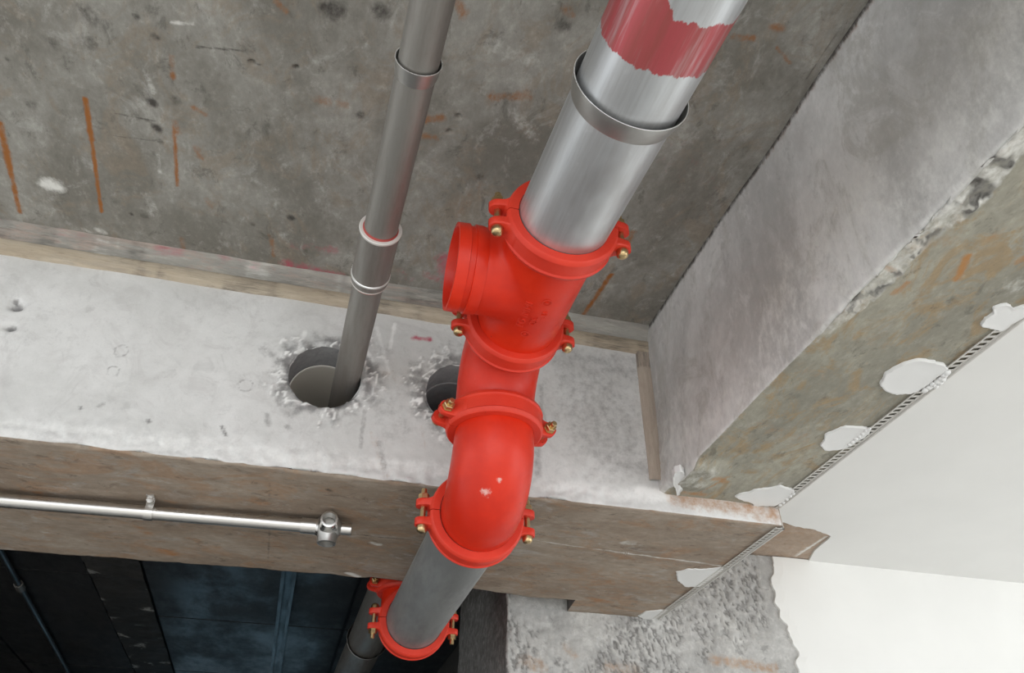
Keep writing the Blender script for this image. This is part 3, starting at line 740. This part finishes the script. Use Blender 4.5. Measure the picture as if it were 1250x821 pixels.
# raised casting marks
def raised_text(txt, size, y0, phi0, R, parent, ext=.0018):
    cu = bpy.data.curves.new('casting_mark', 'FONT'); cu.body = txt; cu.size = size; cu.extrude = ext; cu.resolution_u = 2
    cu.align_x = 'CENTER'; cu.align_y = 'CENTER'
    tmp = bpy.data.objects.new('casting_mark_tmp', cu); COL.objects.link(tmp)
    bpy.context.view_layer.update()
    me = bpy.data.meshes.new_from_object(tmp.evaluated_get(bpy.context.evaluated_depsgraph_get()))
    bpy.data.objects.remove(tmp); bpy.data.curves.remove(cu)
    for v in me.vertices:
        tx, ty, tz = v.co
        ph = phi0 - ty / R
        r = R + tz
        v.co = (r * math.sin(ph), y0 - tx, -r * math.cos(ph))
    me.materials.append(M['red_housing'])
    o = bpy.data.objects.new('casting_mark', me); COL.objects.link(o); o.parent = parent
    return o
def raised_ring(y0, phi0, rad, R, parent):
    vs_, fs = [], []
    n, m, rr_ = 24, 6, .0007
    for i in range(n):
        a = 2 * math.pi * i / n
        for j in range(m):
            b = 2 * math.pi * j / m
            q_ = rad + rr_ * math.cos(b)
            ph = phi0 + q_ * math.sin(a) / R; r = R + .0004 + rr_ * math.sin(b)
            vs_.append((r * math.sin(ph), y0 + q_ * math.cos(a), -r * math.cos(ph)))
    for i in range(n):
        for j in range(m):
            k, l = (i + 1) % n, (j + 1) % m
            fs.append((i * m + j, k * m + j, k * m + l, i * m + l))
    return mesh_obj('casting_mark', vs_, fs, M['red_housing'], parent)
RD = math.radians
RX = RT - .0003
raised_text('TG IMMI', .022, 1.160 - YT, RD(-14), RX, tee)
raised_text('QK', .017, 1.172 - YT, RD(0), RX, tee)
raised_text(': 11', .016, 1.150 - YT, RD(10), RX, tee)
raised_text('R', .009, 1.112 - YT, RD(6), RX, tee); raised_ring(1.112 - YT, RD(6), .0085, RX, tee)
raised_text('0', .009, 1.215 - YT, RD(-3), RX, tee); raised_ring(1.215 - YT, RD(-3), .0075, RX, tee)

# elbows
def elbow(name, label, a, corner, b):
    """quarter bend from a to b around corner"""
    a, c_, b = Vector(a), Vector(corner), Vector(b)
    d1 = (c_ - a).normalized(); d2 = (b - c_).normalized(); L_ = (c_ - a).length
    s_ = .026; Rb = L_ - s_
    ctr = a + d1 * s_ + d2 * Rb
    path = [a, a + d1 * s_ * .5]
    for k in range(25):
        an = math.pi / 2 * k / 24
        path.append(ctr - d2 * Rb * math.cos(an) + d1 * Rb * math.sin(an))
    path += [b - d2 * s_ * .5, b]
    rad = [RP] * 2 + [RP + .0025 * math.sin(math.pi * k / 24) + .001 for k in range(25)] + [RP] * 2
    mid = Vector(a)
    vs_, fs = sweep_tube([p - mid for p in path], rad, 64)
    t = empty(name, mid)
    tag(t, label, 'pipe elbow')
    mesh_obj('bend', vs_, fs, M['red'], t)
    return t
x2 = xr_(Y3)
elbow('pipe_elbow', 'upper red elbow turning down between the tee and the nut-faced coupling', (x2, Y2, Z1), (x2, Y3, Z1), (x2, Y3, Z3))
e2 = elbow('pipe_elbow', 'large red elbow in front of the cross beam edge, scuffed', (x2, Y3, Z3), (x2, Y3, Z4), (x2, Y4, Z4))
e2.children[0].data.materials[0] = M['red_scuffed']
x6 = xr_(Y5) + .002
elbow('pipe_elbow', 'red elbow hidden behind the lowest coupling in the dark room', (x6, Y5, Z4), (x6, Y6, Z4), (x6, Y6, Z6))
elbow('pipe_elbow', 'topmost red elbow behind the cross beam in the dark', (x6, Y6, Z6), (x6, Y6, Z7), (x6, Y7, Z7))

# grooved couplings: axis local Y, ears on X, bolts along Z
RO = .1035
def half_ring_mesh(sign):
    prof = [(-.026, .0838), (-.026, .0985), (-.0235, .1015), (-.0165, RO), (-.0135, .1005), (.0135, .1005), (.0165, RO), (.0235, .1015), (.026, .0985), (.026, .0838), (.018, .0832), (-.018, .0832)]
    n = 36; vs_, fs = [], []
    m = len(prof); gap = .010
    for k in range(n + 1):
        an = gap + (math.pi - 2 * gap) * k / n
        # the rim grows slightly towards the bolt pads
        for y_, r in prof:
            vs_.append((r * math.cos(an), y_, sign * r * math.sin(an)))
    for k in range(n):
        for j in range(m):
            l = (j + 1) % m
            q_ = (k * m + j, k * m + l, (k + 1) * m + l, (k + 1) * m + j)
            fs.append(q_ if sign > 0 else q_[::-1])
    e1 = tuple(range(m)); e2_ = tuple(range(n * m, (n + 1) * m))
    fs.append(e1[::-1] if sign > 0 else e1); fs.append(e2_ if sign > 0 else e2_[::-1])
    # bolt pads
    BX = .1155; PR = .0165
    for sx in (1, -1):
        xs_ = [.076, .084, .091, .098, .105, .1115, BX, BX + PR * .5, BX + PR * .8, BX + PR * .96, BX + PR]
        base = len(vs_); rings = 0
        for x_ in xs_:
            d = x_ - BX
            wdt = math.sqrt(max(PR * PR - d * d, 1e-7)) if d > 0 else PR + .006 * min(1, (-d / .03)) ** 1.5
            ring_top = math.sqrt(max(RO * RO - x_ * x_, 0)) if x_ < RO else 0
            top = max(.0290 + max(0, (.112 - x_)) ** 2 * 22, 0) if x_ > .08 else .058
            top = max(top, min(ring_top, .060) * .92)
            bot = .001 if x_ < .094 else .001 + (.0135 - .001) * min(1, (x_ - .094) / .010)
            ins = .0022
            for (yy_, zz_) in ((-wdt + ins * .6, bot), (wdt - ins * .6, bot), (wdt, bot + ins), (wdt, top - ins), (wdt - ins, top), (-wdt + ins, top), (-wdt, top - ins), (-wdt, bot + ins)):
                vs_.append((sx * x_, yy_, sign * zz_))
            rings += 1
        mm = 8
        fl = (sx * sign) < 0
        for i in range(rings - 1):
            for j in range(mm):
                l = (j + 1) % mm
                q_ = (base + i * mm + j, base + (i + 1) * mm + j, base + (i + 1) * mm + l, base + i * mm + l)
                fs.append(q_ if fl else q_[::-1])
        cap = tuple(base + (rings - 1) * mm + j for j in range(mm))
        fs.append(cap[::-1] if not fl else cap)
    me = bpy.data.meshes.new('housing')
    me.from_pydata(vs_, [], fs)
    bm = bmesh.new(); bm.from_mesh(me); bmesh.ops.recalc_face_normals(bm, faces=bm.faces); bm.to_mesh(me); bm.free()
    me.materials.append(M['red_housing'])
    me.polygons.foreach_set('use_smooth', [True] * len(me.polygons)); me.update()
    me.set_sharp_from_angle(angle=RD(38))
    return me
H_UP, H_LO = half_ring_mesh(1), half_ring_mesh(-1)
def make_lathe_mesh(name, prof, n, mat, angle=35):
    o = lathe(name, prof, mat, (0, 0, 0), (0, 0, 1), n, None, angle=angle)
    me = o.data; bpy.data.objects.remove(o); return me
ME_BOLT = make_lathe_mesh('bolt', [(-.0440, 0), (-.0440, .0050), (-.0425, .0085), (-.0395, .0108), (-.0345, .0112), (-.0295, .0112), (-.0295, .0062), (.054, .0062), (.0555, .005), (.0555, 0)], 20, M['zinc'])
def nut_mesh():
    o = lathe('nut', [(.0295, .0064), (.0295, .0135), (.0315, .0135), (.0315, .0118), (.0415, .0118), (.0425, .0105), (.0425, .0064)], M['zinc'], (0, 0, 0), (0, 0, 1), 6, None, angle=20)
    me = o.data; bpy.data.objects.remove(o)
    me.polygons.foreach_set('use_smooth', [False] * len(me.polygons)); return me
ME_NUT = nut_mesh()
def gasket_mesh():
    o = lathe('gasket', [(-.0255, RP + .0004), (-.0255, RP + .0030), (.0255, RP + .0030), (.0255, RP + .0004)], M['gasket'], (0, 0, 0), (0, 1, 0), 64, None)
    me = o.data; bpy.data.objects.remove(o); return me
ME_GASKET = gasket_mesh()
def coupling(loc, rot, label):
    t = empty('pipe_coupling', loc, rot)
    tag(t, label, 'pipe coupling', 'red grooved couplings on the main pipe')
    for me in (H_UP, H_LO):
        o = bpy.data.objects.new('housing', me); COL.objects.link(o); o.parent = t
    for sx in (-1, 1):
        o = bpy.data.objects.new('bolt', ME_BOLT); COL.objects.link(o); o.parent = t; o.location = (sx * .1155, 0, 0)
        n_ = bpy.data.objects.new('nut', ME_NUT); COL.objects.link(n_); n_.parent = o
    g = bpy.data.objects.new('gasket', ME_GASKET); COL.objects.link(g); g.parent = t
    return t
coupling((xr_(Y1), Y1, Z1), (0, 0, 0), 'red coupling where the red-banded galvanised pipe enters the tee')
coupling((xr_(Y2), Y2, Z1), (0, 0, 0), 'red coupling between the tee and the upper elbow')
coupling((x2, Y3, Z3), (RD(90), 0, RD(9)), 'red coupling between the two elbows, bright nuts facing out')
coupling((xr_(Y4), Y4, Z4), (0, 0, 0), 'red coupling joining the large elbow to the dark grey pipe')
coupling((x6, Y5, Z4), (0, RD(180), 0), 'lowest red coupling, nuts pointing down, at the far end of the grey pipe')
coupling((x6, Y6, Z6), (RD(90), 0, RD(4)), 'shaded red coupling on the riser just behind the cross beam edge')

# grey pipe under the beam and the far pipe in the dark room
t = empty('grey_pipe', (xr_(Y4), Y4, Z4)); tag(t, 'dull grey steel pipe passing under the cross beam', 'pipe')
dv = Vector((x6 - xr_(Y4), Y5 - Y4, 0)); L_ = dv.length
lathe('pipe_body', [(0.002, RP - .006), (0.002, RP - .001)] + [(.002 + (L_ - .004) * k / 20, RP - .001) for k in range(1, 21)] + [(L_ - .002, RP - .006)], M['galv_dark'], (0, 0, 0), dv.normalized(), 80, t)
t = empty('grey_pipe', (x6, Y7, Z7)); tag(t, 'shiny dark pipe running back under the dark ceiling', 'pipe')
lathe('pipe_body', [(0.0, RP - .006), (0.0, RP - .001)] + [(5.32 * k / 30, RP - .001) for k in range(1, 31)], M['galv_small'], (0, 0, 0), (-.012, 1, 0), 80, t)
lathe('flared_collar', [(0, RP + .008), (.002, RP + .010), (.03, RP + .002), (.045, RP - .0005)], M['collar'], (-.012 * 1.02, 1.02, 0), (-.012, 1, 0), 80, t)

# ------------------------------------------------------------------ THIN DRAIN PIPE ENTERING THE LEFT HOLE
RS = .0325
t = empty('drain_pipe', (0.035, YA, 2.684)); tag(t, 'narrow steel pipe with a ringed sleeve entering the left hole', 'pipe')
dr = Vector((.022, -1.0, .0)).normalized()
def at_y(y): return dr * ((y - YA) / dr.y)
def along(y): return (y - YA) / dr.y
lathe('pipe_body', [(-.36, RS - .004), (-.36, RS)] + [(-.36 + 2.9 * k / 30, RS) for k in range(1, 31)], M['galv_small'], (0, 0, 0), dr, 56, t)
a0, a1 = along(1.338), along(1.178)
slv = lathe('sleeve', [(a0, RS), (a0, RS + .0055), (a0 + .004, RS + .0065), (a1 - .006, RS + .0065), (a1, RS + .0075), (a1, RS + .004)], M['galv_small'], (0, 0, 0), dr, 56, t)
lathe('sleeve_ring', [(a1 - .006, RS + .007), (a1 - .004, RS + .0085), (a1 + .001, RS + .0095), (a1 + .003, RS + .008), (a1 + .002, RS + .001)], M['white_paint'], (0, 0, 0), dr, 56, slv)
lathe('sleeve_ring', [(a0 + .018, RS + .006), (a0 + .019, RS + .0085), (a0 + .023, RS + .0085), (a0 + .024, RS + .006)], M['lip'], (0, 0, 0), dr, 56, slv)
lathe('sleeve_ring', [(a0 - .002, RS + .001), (a0 - .001, RS + .0062), (a0 + .003, RS + .0062), (a0 + .003, RS + .004)], M['white_paint'], (0, 0, 0), dr, 56, slv)
lathe('seal_smear', [(a0 - .010, RS + .0004), (a0 - .008, RS + .0015), (a0 - .001, RS + .003)], M['red_lead'], (0, 0, 0), dr, 56, slv)
lathe('seal_smear', [(a1 - .001, RS + .004), (a1 + .004, RS + .0015), (a1 + .007, RS + .0004)], M['red_lead'], (0, 0, 0), dr, 56, slv)
a2 = along(.782)
lathe('flared_collar', [(a2 - .030, RS + .0004), (a2 - .022, RS + .0025), (a2 - .004, RS + .0045), (a2, RS + .0055), (a2 + .0006, RS + .0055), (a2 + .0004, RS + .004), (a2 - .012, RS + .0005)], [M['collar'], M['lip']], (0, 0, 0), dr, 56, t, angle=60, midx_fn=lambda i: 1 if i in (3, 4) else 0)

# ------------------------------------------------------------------ STAINLESS PIPE ON THE CROSS BEAM SOFFIT
ZT = ZA - .028
pA = Vector(px(-30, 607.5, 2, ZT)); pB = Vector(px(376, 641.5, 2, ZT)); dT = (pB - pA).normalized()
RTn = .0165
t = empty('stainless_pipe', pB); tag(t, 'slim shiny stainless pipe fixed along the cross beam soffit', 'pipe')
lathe('pipe_body', [(-1.9, RTn)] + [(-1.9 + 1.9 * k / 10, RTn) for k in range(1, 11)], M['stainless'], (0, 0, 0), dT, 40, t)
# four-way fitting
t = empty('cross_fitting', pB); tag(t, 'bulbous steel four-way fitting capping the stainless pipe end', 'pipe fitting')
nT = Vector((0, 0, 1)); sT = dT.cross(nT).normalized()      # sT points towards the viewer side (-Y)
cF = dT * 0.0497
lathe('socket', [(-0.0166, RTn), (-0.0166, RTn + 0.0028), (0.0193, RTn + 0.0028), (0.0248, RTn + 0.0069)], M['stainless'], (0, 0, 0), dT, 40, t)
prof = [(math.sin(math.pi * (k / 16 - 0.5)) * 0.0331, 0.0048 + math.cos(math.pi * (k / 16 - 0.5)) * 0.0269) for k in range(17)]
lathe('body', prof, M['collar'], cF, dT, 40, t)
lathe('socket', [(0.0193, 0.0255), (0.0331, 0.0207), (0.0552, 0.0207), (0.0559, 0.0159), (0.0248, 0.0155), (0.0235, 0)], M['stainless'], cF, sT, 40, t)
lathe('socket', [(0.0166, 0.0276), (0.0276, 0.0242), (0.0414, 0.0232), (0.0421, 0.0179), (0.0193, 0.0172), (0.0179, 0)], M['collar'], cF, (0, 0, -1), 40, t)
lathe('stub', [(0.0248, 0.0193), (0.0304, 0.0145), (0.0552, 0.0145), (0.0566, 0.0124), (0.0566, 0)], M['stainless'], cF, dT, 40, t)
# saddle clamp
pC = Vector(px(181, 620.5, 2, ZT)); pC = pA + dT * (pC - pA).dot(dT)
t = empty('pipe_clamp', pC); tag(t, 'small zinc saddle clamp holding the stainless pipe to the soffit', 'clamp')
vs_, fs = [], []
nn = 22
for side in (-.010, .010):
    for rr_ in (RTn + .0005, RTn + .0028):
        for k in range(nn):
            an = -math.pi * .02 + math.pi * 1.04 * k / (nn - 1)
            vs_.append(dT * side + sT * (math.cos(an) * rr_) - nT * (math.sin(an) * rr_))
for k in range(nn - 1):
    i0, o0, i1, o1 = k, nn + k, 2 * nn + k, 3 * nn + k
    fs += [(o0, o0 + 1, o1 + 1, o1), (i0, i1, i1 + 1, i0 + 1), (i0, i0 + 1, o0 + 1, o0), (i1, o1, o1 + 1, i1 + 1)]
mesh_obj('strap', vs_, fs, M['stainless'], t, True, None, 40)
vs_ = []
for a_ in (-.009, .009):
    for b_ in (RTn + .001, RTn + .028):
        for c_ in (.024, .0275):
            vs_.append(dT * a_ + sT * b_ + nT * c_)
fs = [(0, 1, 3, 2), (4, 6, 7, 5), (0, 4, 5, 1), (2, 3, 7, 6), (0, 2, 6, 4), (1, 5, 7, 3)]
mesh_obj('tab', vs_, fs, M['stainless'], t, False)
vs_ = [dT * a_ + sT * b_ + nT * c_ for a_ in (-.009, .009) for b_ in (RTn + .0005, RTn + .003) for c_ in (-.002, .025)]
mesh_obj('strap_web', vs_, fs, M['stainless'], t, False)
lathe('screw', [(.024, .0), (.0235, .0070), (.016, .0080), (.013, .005), (.013, 0)], M['lip'], sT * (RTn + .018), (0, 0, 1), 12, t)

# ------------------------------------------------------------------ PERFORATED CORNER BEADS
def bead(name, label, P0, P1, inward, width=.023, pitch=.0165, z=0):
    P0, P1 = Vector(P0), Vector(P1); d = (P1 - P0); L_ = d.length; d.normalize(); w = Vector(inward)
    t = empty(name, P0); tag(t, label, 'corner bead')
    vs_, fs = [], []
    def slab_quad(a0, a1, b0, b1, b2=None, b3=None, th=.0014):
        b2 = b0 if b2 is None else b2; b3 = b1 if b3 is None else b3
        base = len(vs_)
        for zz in (-th, 0):
            for (a_, b_) in ((a0, b0), (a1, b2), (a1, b3), (a0, b1)):
                vs_.append(d * a_ + w * b_ + Vector((0, 0, zz - .003)))
        for q_ in ((0, 1, 2, 3), (7, 6, 5, 4), (0, 4, 5, 1), (1, 5, 6, 2), (2, 6, 7, 3), (3, 7, 4, 0)):
            fs.append(tuple(base + i for i in q_))
    slab_quad(0, L_, .0, .0065); slab_quad(0, L_, width - .0035, width)
    a = 0.0
    sk = .006
    while a < L_ - .012:
        base = len(vs_)
        rw = .0062
        pts = ((a, .006), (a + rw, .006), (a + rw + sk, width - .003), (a + sk, width - .003))
        for zz in (-.0013, 0):
            for a_, b_ in pts: vs_.append(d * a_ + w * b_ + Vector((0, 0, zz - .003)))
        for q_ in ((0, 1, 2, 3), (7, 6, 5, 4), (0, 4, 5, 1), (1, 5, 6, 2), (2, 6, 7, 3), (3, 7, 4, 0)):
            fs.append(tuple(base + i for i in q_))
        a += pitch
    me = mesh_obj('perforated_leg', vs_, fs, M['bead'], t, False)
    bm = bmesh.new(); bm.from_mesh(me.data); bmesh.ops.recalc_face_normals(bm, faces=bm.faces); bm.to_mesh(me.data); bm.free()
    vs_, fs = sweep_tube([d * (L_ * k / 20) - w * .0015 + Vector((0, 0, -.0045)) for k in range(21)], [.0034] * 21, 10)
    mesh_obj('nose', vs_, fs, M['bead'], t)
    vs_ = [d * a_ - w * b_ + Vector((0, 0, c_)) for a_ in (0, L_) for b_ in (.0015, .003) for c_ in (-.004, .03)]
    mesh_obj('outer_leg', vs_, [(0, 1, 3, 2), (4, 6, 7, 5), (0, 4, 5, 1), (2, 3, 7, 6), (0, 2, 6, 4), (1, 5, 7, 3)], M['bead'], t, False)
    return t
bead('corner_bead', 'perforated metal corner bead along the side beam soffit edge', (XE, -.2, ZB), (XE, YA - .004, ZB), (-1, 0, 0))
bead('corner_bead', 'short perforated metal corner bead across the cross beam end', (XE + .006, YA + .002, ZA), (XE + .006, YC - .01, ZA), (-1, 0, 0), .020)

# ------------------------------------------------------------------ PUTTY PATCHES (real thickness, traced outlines on the soffits)
def patch(label, pts, z, th=.006, seed=1, name='putty_patch'):
    P = [Vector(px(x, y, 2, z)) for x, y in pts]
    fine = []
    n = len(P)
    for i in range(n):
        a, b = P[i], P[(i + 1) % n]
        k = max(2, int((b - a).length / .005))
        for j in range(k):
            fine.append(a.lerp(b, j / k))
    c = sum(fine, Vector()) / len(fine)
    arr = np.array([[p.x, p.y] for p in fine])
    jit = (fbm(arr[:, 0] + seed, arr[:, 1], 110, 4, seed) - .5) * .010
    out = []
    for p, j in zip(fine, jit):
        r = (p - c); out.append(c + r * (1 + j / max(r.length, .01)))
    m = len(out); vs_, fs = [], []
    levels = [(1.0, .006), (1.0, -.7 * th), (.982, -th), (.93, -th * .9), (.6, -th * .95), (.25, -th)]
    for s_, dz in levels:
        for i, p in enumerate(out):
            q_ = c + (p - c) * s_
            nz = float(fbm(np.array([q_.x]), np.array([q_.y]), 22, 3, seed + 9)[0] - .5) * th * .25 if s_ < .9 else 0
            vs_.append((q_.x - c.x, q_.y - c.y, dz + nz))
    for l in range(len(levels) - 1):
        for i in range(m):
            k = (i + 1) % m
            fs.append((l * m + i, l * m + k, (l + 1) * m + k, (l + 1) * m + i))
    vs_.append((0, 0, -th)); top = len(vs_) - 1; l = len(levels) - 1
    for i in range(m): fs.append((l * m + i, l * m + (i + 1) % m, top))
    t = empty(name, (c.x, c.y, z)); tag(t, label, 'putty patch', 'white putty patches on the corner beads')
    o = mesh_obj('putty', vs_, fs, M['putty'], t)
    bm = bmesh.new(); bm.from_mesh(o.data); bmesh.ops.recalc_face_normals(bm, faces=bm.faces); bm.to_mesh(o.data); bm.free()
    return t
def cr6(l): return [(1040 + x / 3.733, 340 + y / 3.733) for x, y in l]
def cr7(l): return [(780 + x / 1.706, 340 + y / 1.706) for x, y in l]
def cr5(l): return [(780 + x / 5.0, 560 + y / 5.0) for x, y in l]
def cr8(l): return [(560 + x / 2.717, 560 + y / 2.717) for x, y in l]
pt1 = patch('ragged white putty patch on the bead at the right picture edge', cr6([(585, 205), (600, 175), (640, 150), (640, 122), (695, 105), (740, 125), (820, 110), (850, 125), (780, 168), (740, 190), (680, 230), (650, 220), (620, 222)]), ZB, .006, 3)
pt2 = patch('largest smooth oval white putty patch on the side beam bead', cr6([(125, 470), (150, 425), (215, 385), (290, 360), (350, 365), (430, 390), (438, 400), (380, 445), (340, 478), (265, 516), (200, 520), (150, 505)]), ZB, .006, 5)
pt3 = patch('mid-sized white putty patch below the oval one on the bead', cr7([(378, 345), (390, 320), (430, 305), (475, 308), (480, 318), (440, 345), (410, 355), (385, 355)]), ZB, .005, 7)
pt4 = patch('pointed white putty patch at the corner where both beads meet', cr5([(585, 222), (610, 207), (670, 197), (720, 180), (800, 172), (860, 158), (950, 185), (935, 215), (870, 255), (820, 278), (760, 275), (700, 285), (690, 262), (620, 242)]), ZB, .005, 9)
patch('white putty patch on the cross beam soffit against the short bead', cr8([(722, 372), (760, 362), (820, 362), (875, 355), (878, 372), (850, 395), (805, 420), (750, 420), (725, 400)]), ZA, .004, 11)
patch('small white putty dab at the lowest end of the short bead', cr8([(595, 518), (620, 503), (690, 497), (700, 503), (670, 528), (620, 530)]), ZA, .004, 13)
patch('small dripping white plaster blob below the upright batten', cr5([(205, 85), (215, 60), (250, 48), (275, 65), (272, 105), (252, 130), (262, 160), (245, 190), (228, 197), (222, 160), (207, 120)]), ZB, .012, 15, 'plaster_blob')
# putty squeezed through the bead slots
def squeezed(parent, pxs, z, r, seed):
    random.seed(seed)
    for x, y in pxs:
        c = Vector(px(x, y, 2, z)) - Vector(parent.location)
        vs_, fs = [], []
        n, m = 10, 6
        for i in range(m + 1):
            th = math.pi * i / m
            for k in range(n):
                a = 2 * math.pi * k / n
                rj = r * (1 + random.uniform(-.15, .15))
                vs_.append((c.x + rj * math.sin(th) * math.cos(a), c.y + 1.3 * rj * math.sin(th) * math.sin(a), -.005 + rj * .8 * math.cos(th)))
        for i in range(m):
            for k in range(n):
                l = (k + 1) % n
                fs.append((i * n + k, (i + 1) * n + k, (i + 1) * n + l, i * n + l))
        mesh_obj('putty_bead', vs_, fs, M['putty'], parent)
squeezed(pt2, [(1128, 473), (1133, 470), (1138, 466), (1143, 463), (1148, 459), (1152, 455), (1155, 452), (1146, 464), (1150, 460), (1141, 468)], ZB, .0065, 1)
squeezed(pt3, [(1044, 533), (1048, 530), (1052, 527), (1056, 523), (1060, 521), (1040, 537), (1036, 540)], ZB, .0042, 2)
squeezed(pt4, [(964, 603), (968, 600), (960, 607), (956, 611), (952, 614)], ZB, .0045, 3)

# ------------------------------------------------------------------ SERVICES IN THE DARK ROOM
c0 = Vector(px(352, 705, 2, 2.919)); c1 = Vector(px(336, 821, 2, 2.919)); dd = (c1 - c0).normalized()
t = empty('strut_channel', c0 - dd * .8); tag(t, 'bright-edged steel channel hanging under the dark ceiling', 'channel')
sd = dd.cross(Vector((0, 0, 1)))
def bar(name, a, d, L_, w0, w1, z0, z1, mat, parent, side):
    vs_ = [d * u_ + side * v_ + Vector((0, 0, w_)) for u_ in (0, L_) for v_ in (w0, w1) for w_ in (z0, z1)]
    return mesh_obj(name, vs_, [(0, 1, 3, 2), (4, 6, 7, 5), (0, 4, 5, 1), (2, 3, 7, 6), (0, 2, 6, 4), (1, 5, 7, 3)], mat, parent, False)
bar('web', c0, dd, 4.0, -.035, .035, .036, .040, M['dark_metal'], t, sd)
bar('flange', c0, dd, 4.0, -.035, -.031, 0, .036, M['dark_metal'], t, sd)
bar('flange', c0, dd, 4.0, .031, .035, 0, .036, M['dark_metal'], t, sd)
bar('lip', c0, dd, 4.0, -.035, -.018, -.003, 0, M['dark_metal'], t, sd)
bar('lip', c0, dd, 4.0, .018, .035, -.003, 0, M['dark_metal'], t, sd)
c0 = Vector(px(2, 676, 2, 2.936)); c1 = Vector(px(80, 815, 2, 2.936)); dd = (c1 - c0).normalized()
t = empty('conduit', c0 - dd * .8); tag(t, 'thin dark conduit crossing the dark ceiling at the left edge', 'conduit')
lathe('tube', [(0, .015)] + [(4.2 * k / 10, .015) for k in range(1, 11)], M['dark_metal'], (0, 0, 0), dd, 24, t)
lathe('joint', [(1.22, .015), (1.22, .021), (1.30, .021), (1.30, .015)], M['galv_small'], (0, 0, 0), dd, 24, t)
